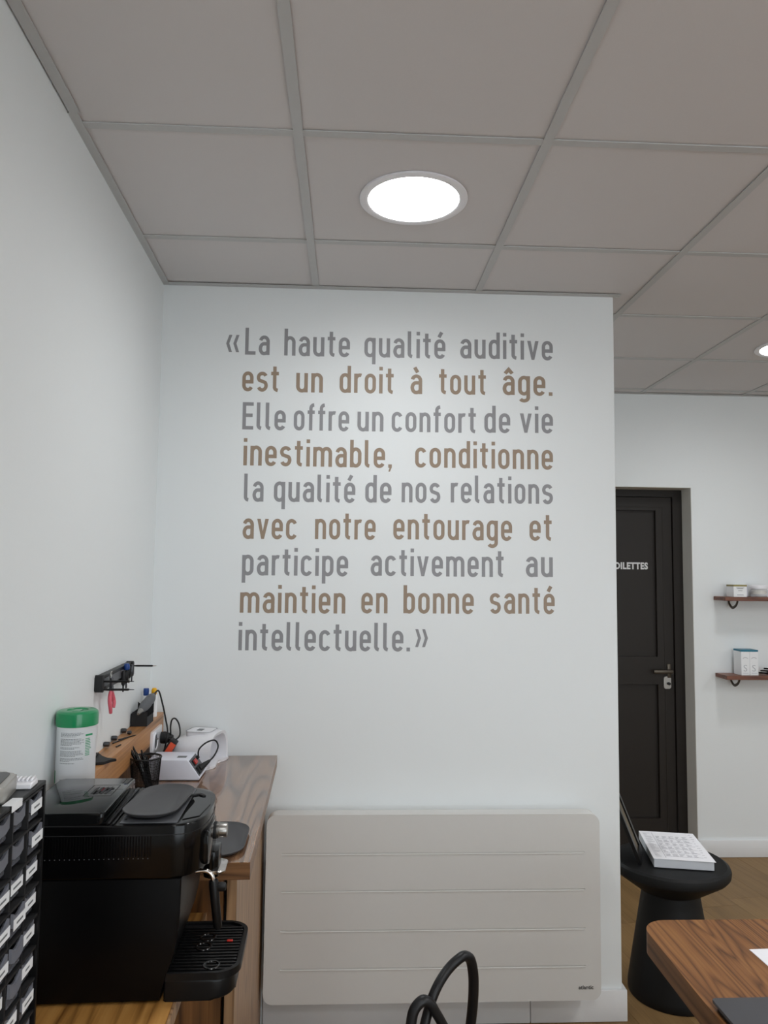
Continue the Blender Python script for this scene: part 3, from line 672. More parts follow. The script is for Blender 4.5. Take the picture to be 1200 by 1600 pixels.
# ------------------------------------------------------------------ things on the worktop
def wcup():
    t = LT('pen_cup', 'black wire mesh pen cup full of pens standing on the worktop', 'pen holder', .094, -.452, WZ)
    r0, r1, h = .036, .0435, .1
    b = NB(); n = 56; m_ = 22
    for j in range(m_):
        z = .004+(h-.008)*j/(m_-1); rr = r0+(r1-r0)*z/h
        tube(b, [(rr*math.cos(2*PI*i/36), rr*math.sin(2*PI*i/36), z) for i in range(36)], .0007, 3, closed=True)
    for i in range(n):
        a = 2*PI*i/n; tube(b, [(r0*math.cos(a), r0*math.sin(a), .003), (r1*math.cos(a), r1*math.sin(a), h-.002)], .0007, 3)
    m = obj('mesh_wall', b, BLACK_SATIN, t, smooth=False); m['kind'] = 'stuff'
    b = NB(); tube(b, [(r1*math.cos(2*PI*i/40), r1*math.sin(2*PI*i/40), h) for i in range(40)], .0026, 8, closed=True); obj('rim', b, BLACK_SATIN, t)
    b = NB(); lathe(b, [(0, .0005), (r0+.001, .0005), (r0+.001, .006), (0, .006)], 32, cap=False); obj('base', b, BLACK_SATIN, t)
    return t
cup = wcup()
pens = [(.020, -.006, -.050, -.012, .140, 'black pen leaning farthest left and standing highest in the mesh cup'), (.018, .008, -.040, .006, .130, 'black pen leaning left just behind the highest one in the mesh cup'), (.012, -.012, -.026, -.02, .118, 'black pen leaning left in the middle of the mesh cup'), (.018, .010, -.018, .018, .117, 'black pen at the back of the mesh cup'), (.020, -.002, .004, -.016, .106, 'lowest black pen at the front of the mesh cup')]
cM = TM[cup.name]
for (x0_, y0_, x1_, y1_, L_, lb) in pens:
    a = cM @ Vector((x0_, y0_, .0075)); c = cM @ Vector((x1_, y1_, L_))
    t = thing('pen', lb, 'pen', tuple(a), 0, 'pens in the mesh cup'); b = NB(); d_ = c-a
    tube(b, [a, a+d_*.04, a+d_*.82, a+d_*.86], [.0036, .0048, .0048, .0036], 12); obj('barrel', b, BLACK_GLOSS, t, world=True)
    b = NB(); tube(b, [a+d_*.86, a+d_*.93, c], [.003, .0030, .0022], 10); obj('tip', b, BLACK_SATIN, t, world=True)
    b = NB(); tube(b, [a+d_*.5+Vector((.005, -.001, 0)), a+d_*.8+Vector((.0052, -.001, 0))], .0009, 6); obj('clip', b, STEEL, t, world=True)
# tissue behind the machine
t = LT('paper_tissue', 'thin white paper tissue lying behind the coffee machine', 'tissue', .1, -.56, WZ)
b = NB(); g_ = []
for i in range(9):
    g_.append([b.verts.new((-.05+.1*i/8, -.055+.1*j/6, .002+.006*abs(math.sin(i*1.3+j*.8))*(.4+.6*math.sin(PI*i/8)))) for j in range(7)])
for i in range(8):
    for j in range(6): b.faces.new((g_[i][j], g_[i+1][j], g_[i+1][j+1], g_[i][j+1]))
bmesh.ops.solidify(b, geom=b.faces[:], thickness=.0006); obj('sheet', b, PAPER, t)

# control box (nail drill unit)
t = thing('control_box', 'white control box with a slanted socket panel standing on the worktop', 'control box', (.165, -.262, WZ))
yN, yF = -.068, .045; zt = .062
sec = [(-.08, .003), (.076, .003), (.078, .008), (.040, zt-.001), (.037, zt), (-.08, zt)]
b = NB(); ext(b, sec, yN, yF, 'y', .0015, 2); obj('case', b, BOX_SIDE, t)
b = NB(); box(b, -.078, .072, yN+.004, yF-.004, .0003, .003); obj('base_plate', b, GREY_PLASTIC, t, smooth=False)
b = NB(); box(b, -.0, .028, -.034, -.012, zt, zt+.0006); obj('rating_label', b, INK, t, smooth=False)
dn = Vector((.038, 0, -.053)).normalized(); nn = Vector((.053, 0, .038)).normalized()
def onpanel(u, v, h): return Vector((.040, v, zt-.001))+dn*u+nn*h
def pbox(b, u0, u1, v0, v1, h0, h1):
    vs = [b.verts.new(onpanel(u, v, h)) for u in (u0, u1) for v in (v0, v1) for h in (h0, h1)]
    for q in [(0, 1, 3, 2), (4, 6, 7, 5), (0, 4, 5, 1), (2, 3, 7, 6), (0, 2, 6, 4), (1, 5, 7, 3)]: b.faces.new([vs[i] for i in q])
b = NB(); pbox(b, .004, .060, yN+.008, yF-.008, .0002, .0012); obj('slanted_panel', b, GREY_PLASTIC, t, smooth=False)
b = NB(); pbox(b, .010, .028, -.045, -.012, .0012, .006); sw = obj('switch_frame', b, BLACK_MATT, t, smooth=False)
b = NB(); pbox(b, .012, .026, -.042, -.015, .006, .0095); obj('rocker', b, RED, sw, smooth=False)
b = NB(); pbox(b, .034, .056, -.05, -.006, .0012, .0075); obj('mains_inlet', b, BLACK_MATT, t, smooth=False)
CT = TM[t.name]
b = NB(); a1 = CT @ onpanel(.044, -.028, .006); 
pth = smooth_path([a1, a1+Vector((.016, .012, .011)), a1+Vector((.036, .028, .028)), a1+Vector((.047, .045, .055)), a1+Vector((.034, .06, .072)), a1+Vector((.008, .055, .066)), a1+Vector((-.012, .042, .048)), CT @ onpanel(.016, .018, .008)], 8)
t2 = thing('power_lead', 'black looped power lead plugged into the slanted socket panel', 'cable', tuple(a1))
tube(b, pth[4:], .0026, 10); obj('cord', b, BLACK_MATT, t2, world=True)
b = NB(); tube(b, [a1, a1+(pth[10]-a1)*.55, pth[12]], [.009, .0085, .004], 14); obj('plug_body', b, BLACK_MATT, t2, world=True)
b = NB(); tube(b, [CT @ onpanel(.016, .018, .0015), CT @ onpanel(.016, .018, .010)], [.006, .005], 12); obj('socket_plug', b, BLACK_MATT, t2, world=True)

# curing lamp
t = thing('curing_lamp', 'white arched UV curing lamp with an open front, at the far end of the worktop', 'lamp', (.183, -.108, WZ), R(-12))
def hood(bm, sc, x_, top):                         # arch section in y,z
    pts = []
    for i in range(25):
        a = PI*i/24; c, s = math.cos(a), math.sin(a)
        pts.append((x_, -(abs(c)**.55)*math.copysign(1, c)*.085*sc, .006+top*(abs(s)**.62)))
    return pts
b = NB(); rings = []
for x_, sc, top in ((-.076, .45, .04), (-.070, .72, .062), (-.055, .88, .076), (-.02, .95, .089), (.03, .95, .098), (.072, .94, .102), (.086, .93, .100)):
    rings.append([b.verts.new(p) for p in hood(b, sc, x_, top)])
for x_, sc, top in ((.083, .87, .091), (.06, .85, .087), (.0, .80, .078), (-.045, .65, .062)):
    rings.append([b.verts.new(p) for p in hood(b, sc, x_, top)])
for a, c in zip(rings, rings[1:]):
    for i in range(24): b.faces.new((a[i], a[i+1], c[i+1], c[i]))
b.faces.new(rings[0][::-1]); b.faces.new(rings[-1]); obj('hood', b, WHITE_PLASTIC, t, angle=50)
b = NB(); pl = [(-.07, -.1), (-.07, .1), (.07, .102), (.09, .085), (.088, .05), (.078, .02), (.084, -.02), (.092, -.06), (.078, -.095), (.06, -.104)]
pl = [(p.x, p.y*.85) for p in smooth_path([(x_, y_, 0) for x_, y_ in pl], 5, closed=True)]
ext(b, pl, .0005, .0085, 'z', .002, 2); obj('base_tray', b, WHITE_PLASTIC, t)
def ring_flat(bm, x0_, x1_, y0_, y1_, z, r, wd):
    a = rrect(x0_, x1_, y0_, y1_, r); c = rrect(x0_+wd, x1_-wd, y0_+wd, y1_-wd, max(r-wd, .001)); n = len(a)
    va = [bm.verts.new((p[0], p[1], z)) for p in a]; vc = [bm.verts.new((p[0], p[1], z)) for p in c]
    for i in range(n): bm.faces.new((va[i], va[(i+1) % n], vc[(i+1) % n], vc[i]))
b = NB(); ring_flat(b, -.022, .068, -.042, .042, .1105, .018, .003); box(b, .01, .028, -.012, .012, .1095, .1112)
obj('control_outline', b, INK, t, smooth=False)
b = NB(); ext(b, rrect(-.02, .066, -.04, .04, .016), .092, .1098, 'z', .001, 1); obj('control_pad', b, WHITE_PLASTIC, t)

# adapter, cable from the handpiece
t = thing('inline_adapter', 'black inline adapter with an orange-red label behind the curing lamp', 'adapter', LW(.113, -.19, WZ+.07), .0)
e1 = TM[t.name]
b = NB(); box(b, -.012, .012, -.018, .018, -.026, .026, .003, 2); xf(b, Matrix.Rotation(R(32), 4, 'Y')); obj('body', b, BLACK_MATT, t)
b = NB(); box(b, -.006, .0135, -.0192, -.0182, -.02, .02); xf(b, Matrix.Rotation(R(32), 4, 'Y')); obj('label_patch', b, ORANGE, t, smooth=False)
t = thing('handpiece_cable', 'black cable falling from the rotary handpiece to the socket', 'cable', tuple(al(1.1)))
b = NB(); tube(b, smooth_path([al(1.1), al(1.35)+Vector((.004, 0, -.002)), LW(.078, -.16, 1.105), LW(.09, -.165, 1.06), LW(.099, -.17, 1.02), LW(.097, -.18, .985), LW(.088, -.16, .955)], 8), .0027, 10); obj('cord', b, BLACK_MATT, t, world=True)
t = thing('adapter_cable', 'black looped cable rising from the socket and arching over to the adapter', 'cable', LW(.100, -.095, .955))
b = NB(); tube(b, smooth_path([LW(.094, -.095, .955), LW(.098, -.11, .99), LW(.099, -.122, 1.025), LW(.106, -.137, 1.05), LW(.120, -.152, 1.056), LW(.135, -.168, 1.04), LW(.141, -.18, 1.01), LW(.130, -.19, .996)], 8), .0026, 10); obj('cord', b, BLACK_MATT, t, world=True)
t = thing('mains_cable', 'thick black mains cable hanging beside the ledge socket', 'cable', LW(.1, -.14, .93))
b = NB(); tube(b, smooth_path([LW(.098, -.125, .986), LW(.104, -.12, .96), LW(.1, -.13, .93), LW(.085, -.15, .911)], 6), .0045, 10); obj('cord', b, BLACK_MATT, t, world=True)

def oval_tray(label, w_, s, z, L_, W2, rot, m_):
    t = thing('oval_tray', label, 'tray', LW(w_, s, z), TH+rot)
    pts = rrect(-W2/2, W2/2, -L_/2, L_/2, W2*.46, 10); n = len(pts)
    def sc(k, h): return [((x*(1-k*2/W2)), (y*(1-k*2/L_)), h) for x, y in pts]
    b = NB(); rings = [sc(.012, .0005), sc(.004, .004), sc(0, .0095), sc(.001, .0105), sc(.003, .0095), sc(.012, .0045)]
    rv = [[b.verts.new(p) for p in rg] for rg in rings]
    for a, c in zip(rv, rv[1:]):
        for i in range(n): b.faces.new((a[i], a[(i+1) % n], c[(i+1) % n], c[i]))
    b.faces.new(rv[0][::-1]); b.faces.new(rv[-1]); obj('dish', b, m_, t, angle=60); return t
oval_tray('dark grey oval tray lying on the front of the worktop', .362, -.868, WZ, .232, .135, 0, TRAY_GREY)

# ------------------------------------------------------------------ coffee machine (x: from the back to the front, y: across)
t = LT('coffee_machine', 'black bean-to-cup coffee machine with a drip tray and steam wand, on the lower desk', 'coffee machine', .045, -1.158, DZT)
MY0, MY1 = -.123, .123; TOP = .318
# outline in plan of the head (rounded front)
def headplan(x0_, xf_, bulge, inset=0):
    p = [(x0_, MY0+inset), (xf_-.055, MY0+inset)]
    for i in range(13):
        a = -PI/2+PI*i/12; p.append((xf_-.055+(.055+bulge)*max(0, math.cos(a))**.75, (MY1-inset)*math.copysign(abs(math.sin(a))**.8, math.sin(a))))
    p += [(xf_-.055, MY1-inset), (x0_, MY1-inset)]
    q = []
    for s in p:
        if not q or math.hypot(s[0]-q[-1][0], s[1]-q[-1][1]) > .0015: q.append(s)
    return q
b = NB(); ext(b, headplan(0, .335, 0.006), .222, TOP, 'z', .004, 2); head = obj('brew_head', b, BLACK_GLOSS, t)
b = NB()                                             # main body with a concave front edge
sec = [(0, .006), (.270, .006), (.280, .05), (.292, .085), (.299, .12), (.302, .16), (.303, .2215), (0, .2215)]
ext(b, sec, MY0, MY1, 'y', .003, 2); obj('body', b, BLACK_SIDE, t)
b = NB()
for x_, y_ in ((.03, -.1), (.03, .1), (.2, -.1), (.2, .1)): lathe(b, [(.011, 0.0003), (.012, .006)], 16, (x_, y_, 0))
obj('feet', b, BLACK_MATT, t)
b = NB()
for k in range(44): x_ = .02+k*.0052; box(b, x_, x_+.0024, MY0-.0016, MY0, .262, .298)
obj('side_vent', b, BLACK_GLOSS, t, smooth=False)
b = NB()
for k in range(26): x_ = .02+k*.0088; box(b, x_, x_+.0016, MY0-.0008, MY0, .258, .2592)
obj('vent_dots', b, GREY_PLASTIC, t, smooth=False)
b = NB(); ext(b, headplan(-.0005, .3355, .0062, -.0006), .300, .3012, 'z'); obj('head_seam', b, BLACK_MATT, t)
b = NB(); ext(b, rrect(0.002, .158, MY0+.004, MY1-.002, .008), TOP, TOP+.022, 'z', .003, 2); lidw = obj('water_tank_lid', b, BLACK_PIANO, t)
b = NB(); ring_flat(b, .085, .14, -.01, .07, TOP+.0222, .004, .0016)
for k in range(4): x_ = .096+k*.009; ext(b, [(x_, .005), (x_+.005, .005), (x_+.005, .055), (x_, .045)], TOP+.0222, TOP+.0224)
obj('lid_symbol', b, BLACK_MATT, lidw, smooth=False)
b = NB(); box(b, .162, .167, MY0+.006, MY1-.004, TOP, TOP+.003, .0008, 1); box(b, .172, .176, MY0+.006, MY1-.004, TOP, TOP+.0022, .0008, 1); obj('top_rail', b, BLACK_SATIN, t)
b = NB(); box(b, .184, .29, MY0+.012, MY1-.012, TOP, TOP+.0012, .0004, 1); obj('cup_plate', b, GREY_PLASTIC, t)
b = NB()
for k in range(7): y_ = MY0+.03+k*.028; box(b, .189, .193, y_, y_+.004, TOP+.0012, TOP+.0022)
obj('plate_studs', b, BLACK_MATT, t, smooth=False)
b = NB(); ext(b, [(.296, MY0+.03), (.325, MY0+.05), (.335, 0), (.33, .05), (.3, .09), (.294, .05)], TOP, TOP+.0015, 'z'); obj('display_panel', b, BLACK_PIANO, t)
b = NB(); ext(b, [(.28, .055), (.305, .07), (.318, .052), (.313, .05), (.303, .06), (.284, .05)], TOP+.001, TOP+.004, 'z'); obj('lid_notch', b, BLACK_MATT, t)
# front control bezel and knob
b = NB(); ext(b, rrect(-.075, .035, .225, .29, .012), .333, .3435, 'x', .003, 2); obj('front_bezel', b, BLACK_PIANO, t)
b = NB(); lathe(b, [(.0145, .343), (.0155, .345), (.0155, .352), (.014, .353), (.014, .366), (.013, .368), (0, .368)], 32, (0, .018, .262), 'x', cap=False); obj('control_knob', b, STEEL, t)
b = NB(); lathe(b, [(.017, .338), (.017, .347)], 32, (0, .018, .262), 'x'); obj('knob_ring', b, BLACK_MATT, t)
# coffee spout
b = NB(); ext(b, rrect(.322, .352, .012, .075, .012), .168, .221, 'z', .003, 2); obj('spout_block', b, BLACK_GLOSS, t)
b = NB(); ext(b, rrect(.318, .366, .008, .079, .014), .178, .184, 'z', .002, 2); obj('spout_trim', b, CHROME, t)
# steam wand
b = NB(); pts = smooth_path([(.318, -.052, .207), (.328, -.052, .2085), (.34, -.052, .207), (.349, -.052, .199), (.352, -.052, .186)], 6); tube(b, pts, .0042, 12); w_ = obj('steam_pipe', b, CHROME, t)
b = NB(); tube(b, [(.352, -.052, .190), (.353, -.052, .184), (.3565, -.052, .15), (.3625, -.052, .105), (.3632, -.052, .10)], [.0085, .0098, .009, .0085, .0065], 16); obj('steam_wand', b, BLACK_SATIN, t)
b = NB(); box(b, .352, .377, -.058, -.045, .169, .186, .005, 2); obj('wand_lever', b, BLACK_SATIN, t)
# drip tray
def trayplan(i=0):
    return rrect(.272+i, .412-i, MY0+.004+i, MY1-.03-i, (.045-i*.5, .004, .004, .045-i*.5), 8)
b = NB(); ext(b, [(x if x < .28 else .272+(x-.272)*.95, y) for x, y in trayplan(.003)], .0005, .038, 'z', .006, 3); dt = obj('drip_tray', b, BLACK_SATIN, t)
b = NB(); pa = trayplan(); pc = trayplan(.007); n = len(pa)
va = [[b.verts.new((p[0], p[1], z)) for p in q] for q, z in ((pa, .038), (pa, .051), (pc, .051), (pc, .046))]
for a, c in zip(va, va[1:]):
    for i in range(n): b.faces.new((a[i], a[(i+1) % n], c[(i+1) % n], c[i]))
b.faces.new(va[0][::-1]); b.faces.new(va[3]); obj('tray_rim', b, BLACK_SATIN, t)
for k in range(15):
    y_ = MY0+.02+k*.0118; e_ = .402-max(0, .03-(y_-MY0-.004))*.5-max(0, y_-(MY1-.06))*.6
    b = NB(); box(b, .282, e_, y_, y_+.0045, .0465, .0505, .0008, 1); obj('grille_bar', b, BLACK_SATIN, t)
for (x_, y_) in ((.335, .02), (.332, -.018), (.358, -.09)): b = NB(); lathe(b, [(.012, .0505), (.013, .052), (.016, .052), (.017, .0505)], 24, (x_, y_, 0), cap=False); obj('grille_ring', b, BLACK_GLOSS, t)
b = NB(); box(b, .375, .387, -.002, .004, .0506, .0535, .001, 1); obj('full_indicator', b, RED, t)
oval_tray('dark grey oval tray resting on top of the coffee machine', .045+.236, -1.158-.004, DZT+TOP+.0045, .212, .108, R(-5), TRAY_GREY)

# ------------------------------------------------------------------ small-parts drawer cabinet
OW, OZ = .172, 1.217
t = LT('parts_cabinet', 'tall black small-parts cabinet with rows of clear labelled drawers', 'drawer cabinet', 0, 0, 0)
S1 = -1.500; NC, NR = 6, 9; CW, RH = .056, .0475; S0 = S1-NC*CW-.012
zt0 = OZ-.008-NR*RH
b = NB()
box(b, .006, OW, S0, S1, OZ-.006, OZ, .001, 1); box(b, .006, OW, S0, S0+.006, DZT+.0005, OZ-.006); box(b, .006, OW, S1-.006, S1, DZT+.0005, OZ-.006)
box(b, .006, .01, S0+.006, S1-.006, DZT+.0005, OZ-.006); obj('shell', b, BLACK_SATIN, t, smooth=False)
b = NB()
for j in range(NR+1): z = OZ-.008-j*RH; box(b, .011, OW-.002, S0+.0062, S1-.0062, z-.0035, z)
for i in range(1, NC): s = S1-.006-i*CW; box(b, .011, OW-.0025, s-.0015, s+.0015, zt0, OZ-.012)
box(b, .011, OW-.001, S0+.0062, S1-.0062, DZT+.001, zt0-.004); obj('divider', b, BLACK_MATT, t, smooth=False)
random.seed(12)
pat = {(0, 0): 1, (0, 1): 0, (0, 2): 0, (1, 0): 1, (1, 1): 0, (1, 2): 0, (2, 0): 1, (2, 1): 1, (2, 2): 1, (3, 0): 1, (3, 1): 1, (3, 2): 1, (4, 0): 1, (4, 1): 0, (4, 2): 1, (5, 0): 1, (5, 1): 0, (5, 2): 1, (6, 0): 1, (6, 1): 1, (6, 2): 0, (7, 0): 0, (7, 1): 1, (7, 2): 1}
proto = None
for j in range(NR):
    for i in range(NC):
        s1_ = S1-.006-i*CW-.001; s0_ = s1_-CW+.006; z1 = OZ-.008-j*RH-.006; z0 = z1-RH+.011
        if proto is None:
            # drawer: tray walls, curved pull lip
            b = NB(); xo = OW+.001
            box(b, OW-.10, xo, -.0195, -.0185, 0, .030); box(b, OW-.10, xo, .0185, .0195, 0, .030); box(b, OW-.10, xo, -.0185, .0185, 0, .0012)
            me_d = obj('drawer', b, FROST, t, smooth=False); dmesh = me_d.data; COL.objects.unlink(me_d); bpy.data.objects.remove(me_d)
            b = NB(); pts = []
            for k in range(9): a = PI*k/8; pts.append((-.0200+.040*k/8, .036-.007*math.sin(a)))
            pts2 = [(.0195, .002), (-.0195, .002)]
            ext(b, [(p[0], p[1]) for p in pts]+pts2, OW+.002, OW+.0035, 'x'); 
            q = obj('front', b, FROST, t, smooth=False); fmesh = q.data; bpy.data.objects.remove(q)
            b = NB(); ext(b, [(-.0215+.043*k/8, .037-.009*math.sin(PI*k/8)) for k in range(9)]+[(.0215, .017), (.010, .0125), (-.010, .0125), (-.0215, .017)], OW+.0037, OW+.0075, 'x')
            q = obj('pull', b, FROST_LIP, t, smooth=False); pmesh = q.data; bpy.data.objects.remove(q)
            b = NB(); box(b, OW+.0077, OW+.0083, -.020, .0225, .0125, .0275); q = obj('name_card', b, LABEL_WHITE, t, smooth=False); lmesh = q.data; bpy.data.objects.remove(q)
            proto = True
        sm, dzz = (s0_+s1_)/2, z0
        pull = -.013+random.choice((0, 0, 0, .003, .006))
        d = bpy.data.objects.new('drawer', dmesh); COL.objects.link(d); d.parent = t; d.location = (pull, sm, z0)
        for nm, me_ in (('front', fmesh), ('pull', pmesh)):
            c = bpy.data.objects.new(nm, me_); COL.objects.link(c); c.parent = d
        if pat.get((j, i), random.random() > .4):
            c = bpy.data.objects.new('name_card', lmesh); COL.objects.link(c); c.parent = d; c['label'] = 'white name card'
            b = NB(); lw_ = random.uniform(.007, .014); box(b, OW+.0084, OW+.0086, .001-lw_, .001+lw_, .0185, .0215); c = obj('card_print', b, INK, None, smooth=False); c.parent = d
t = LT('label_tape', 'white label strip on the top front edge of the parts cabinet', 'label', OW, -1.618, OZ-.0)
b = NB(); ext(b, [(-.012, .0002), (.0012, .0002), (.0012, -.009), (.0022, -.009), (.0022, .0012), (-.012, .0012)], -.018, .018, 'y'); obj('tape', b, LABEL_WHITE, t, smooth=False)
t = LT('ribbed_block', 'small white ribbed plastic block on top of the parts cabinet', 'block', .150, -1.538, OZ, rot=R(4))
b = NB(); box(b, -.020, .018, -.018, .016, .0004, .009, .0015, 1); blk = obj('base', b, WHITE_PLASTIC, t)
for k in range(6): b = NB(); x_ = -.019+k*.0062; box(b, x_, x_+.0038, -.006, .015, .009, .013, .001, 1); obj('rib', b, WHITE_PLASTIC, t)
t = LT('handset', 'glossy grey device with rounded corners at the left edge, on the parts cabinet', 'handset', .118, -1.592, OZ, rot=R(8))
b = NB(); ext(b, rrect(-.035, .035, -.06, .05, .02), .0005, .024, 'z', .007, 3); obj('shell', b, HANDSET, t)
b = NB(); ext(b, rrect(-.026, .026, -.05, .04, .014), .0242, .0255, 'z'); obj('screen', b, BLACK_PIANO, t)

# ------------------------------------------------------------------ table at the right
TZ = .742
t = thing('meeting_table', 'walnut table with a rounded corner at the lower right', 'table', (2.0, -1.6, 0))
pts = rrect(1.378, 2.75, -2.3, -.922, .062, 12)
pts = [(x+(y+.922)*.012, y) for x, y in pts]
b = NB(); ext(b, pts, TZ-.0015, TZ, 'z'); obj('table_top', b, TABLE, t, world=True, smooth=False)
b = NB(); ext(b, [(p[0], p[1]) for p in pts], TZ-.05, TZ-.0015, 'z', .0005, 1); obj('edge', b, TABLE_EDGE, t, world=True)
for x_, y_ in ((1.55, -1.15), (2.6, -1.15), (1.55, -2.15), (2.6, -2.15)):
    b = NB(); box(b, x_-.03, x_+.03, y_-.03, y_+.03, .0005, TZ-.0505, .003, 1); obj('leg', b, BLACK_SATIN, t, world=True)
t = thing('paper_sheet', 'white sheet of paper on the table at the right edge of the photo', 'paper', (1.66, -1.17, TZ), R(2))
b = NB(); box(b, -.09, .12, -.19, .107, .0003, .0014); obj('sheet', b, PAPER, t, smooth=False)
t = thing('document_folder', 'charcoal grey folder lying on the table corner nearest the viewer', 'folder', (1.55, -1.40, TZ), R(0))
b = NB(); ext(b, rrect(-.165, .2, -.13, .115, .008), .0005, .009, 'z', .001, 1); obj('base', b, BLACK_MATT, t)
b = NB(); ext(b, rrect(-.172, .2, -.13, .118, .006), .0125, .0185, 'z', .001, 1); obj('cover', b, LAPTOP_M, t)
b = NB(); box(b, -.12, .15, .09, .112, .009, .0125, .001, 1); obj('spine', b, BLACK_MATT, t)

# ------------------------------------------------------------------ chair: looped black plastic armchair turned sideways
t = thing('loop_chair', 'black plastic armchair with intertwined loop back, only its loops in view', 'chair', (.70, -1.42, 0))
b = NB()
A = [(.79, -1.42, .46), (.812, -1.38, .62), (.826, -1.355, .72), (.838, -1.34, .768), (.856, -1.325, .806), (.881, -1.30, .827), (.905, -1.288, .841), (.917, -1.28, .840), (.928, -1.27, .825), (.936, -1.25, .775), (.936, -1.22, .69), (.92, -1.2, .56), (.87, -1.22, .46)]
tube(b, smooth_path(A, 6), .0098, 12, flat=.9); obj('back_loop', b, CHAIR_M, t, world=True)
b = NB()
Bp = [(.62, -1.58, .46), (.72, -1.46, .60), (.79, -1.39, .70), (.805, -1.375, .76), (.812, -1.37, .793), (.828, -1.365, .808), (.842, -1.36, .80), (.852, -1.355, .783), (.866, -1.345, .756), (.885, -1.32, .71), (.90, -1.27, .62), (.88, -1.24, .53), (.85, -1.25, .46)]
tube(b, smooth_path(Bp, 6), .0095, 12, flat=.9); obj('arm_loop', b, CHAIR_M, t, world=True)
b = NB()
Cp = [(.86, -1.48, .46), (.875, -1.53, .56), (.80, -1.60, .645), (.68, -1.615, .65), (.60, -1.60, .57), (.58, -1.56, .46)]
tube(b, smooth_path(Cp, 6), .0095, 12, flat=.9); obj('arm_loop', b, CHAIR_M, t, world=True)
b = NB(); ext(b, rrect(.48, .90, -1.63, -1.21, .12, 8), .44, .462, 'z', .006, 2); obj('seat', b, CHAIR_M, t, world=True)
for x_, y_, dx, dy in ((.55, -1.57, -.04, -.03), (.55, -1.27, -.04, .03), (.84, -1.57, .05, -.03), (.84, -1.27, .05, .03)):
    b = NB(); tube(b, [(x_+dx, y_+dy, .0005), (x_, y_, .442)], [.011, .016], 12); obj('leg', b, CHAIR_M, t, world=True)

# ------------------------------------------------------------------ stool with papers and a leaning frame
SX, SY = 1.915, .165
t = thing('pedestal_stool', 'black mushroom-shaped pedestal stool between the wall end and the table', 'stool', (SX, SY, 0))
b = NB(); lathe(b, [(0, .0005), (.155, .0005), (.158, .006), (.158, .03), (.105, .355), (.1, .372), (.118, .378), (.202, .436), (.211, .447), (.213, .462), (.209, .474), (.198, .480), (.186, .4785), (.18, .4775), (0, .4775)], 72, cap=False)
obj('stool_body', b, STOOL_M, t, angle=30)
t = thing('paper_stack', 'thick stack of printed white forms on the black stool', 'paper stack', (1.952, .216, .4804), 0)
PA = [(1.824, .122), (2.055, .08), (2.1, .39), (1.89, .421)]
PA = [(1.8245, .0895), (2.030, .050), (2.087, .347), (1.882, .387)]
b = NB(); ext(b, PA, .4806, .5105, 'z'); obj('sheets', b, PAPER_EDGE, t, world=True, smooth=False)
b = NB(); 
def bil(u, v):
    a = Vector(PA[0]+(0,)); c = Vector(PA[1]+(0,)); d = Vector(PA[3]+(0,)); return a+(c-a)*u+(d-a)*v
b = NB(); ext(b, [tuple(bil(u, v))[:2] for u, v in ((-.01, -.004), (1.03, -.01), (1.0, 1.0), (0, 1.0))], .5107, .5117, 'z'); obj('top_sheet', b, PAPER, t, world=True, smooth=False)
b = NB(); random.seed(5)
def pr_(u0, u1, v0, v1):
    b.faces.new([b.verts.new((*tuple(bil(u, v))[:2], .5119)) for u, v in ((u0, v0), (u1, v0), (u1, v1), (u0, v1))])
for row in range(6):
    v0 = .10+row*.128
    pr_(.24, .86, v0, v0+.006)
    for c_ in range(5):
        u0 = .25+c_*.12
        for k in range(3):
            v = v0+.02+k*.028; pr_(u0, u0+random.uniform(.03, .09), v, v+.009)
        if row < 5: pr_(u0-.008, u0-.005, v0, v0+.12)
for k in range(22):
    v = .08+k*.04; pr_(.05, .05+random.uniform(.05, .14), v, v+.008)
    if k % 2: pr_(.88, .88+random.uniform(.03, .08), v, v+.008)
pr_(.215, .221, .05, .95)
obj('form_print', b, INK_FORM, t, world=True, smooth=False)
# leaning frame
t = thing('leaning_frame', 'black framed board leaning against the wall end on the stool', 'frame', (1.775, .1, .4785))
def FP(u, v, h=0):                                # u along foot, v up the slope, h out of the board
    a = Vector((1.772, .105, .482)); e = Vector((.056, .135, 0)); e = e.normalized()
    up = Vector((-.40*e.y, .40*e.x, 1)); up.normalize(); nn_ = e.cross(up).normalized()
    return a+e*u+up*v+nn_*h
def fbox(b, u0, u1, v0, v1, h0, h1):
    vs = [b.verts.new(FP(u, v, h)) for u in (u0, u1) for v in (v0, v1) for h in (h0, h1)]
    for q in [(0, 1, 3, 2), (4, 6, 7, 5), (0, 4, 5, 1), (2, 3, 7, 6), (0, 2, 6, 4), (1, 5, 7, 3)]: b.faces.new([vs[i] for i in q])
b = NB(); fbox(b, 0, .03, 0, .27, 0, .012); fbox(b, .125, .155, 0, .27, 0, .012); fbox(b, .03, .125, 0, .03, 0, .012); fbox(b, .03, .125, .24, .27, 0, .012); obj('frame', b, BLACK_SATIN, t, world=True, smooth=False)
b = NB(); fbox(b, .03, .125, .03, .24, .002, .006); obj('board', b, OLIVE, t, world=True, smooth=False)

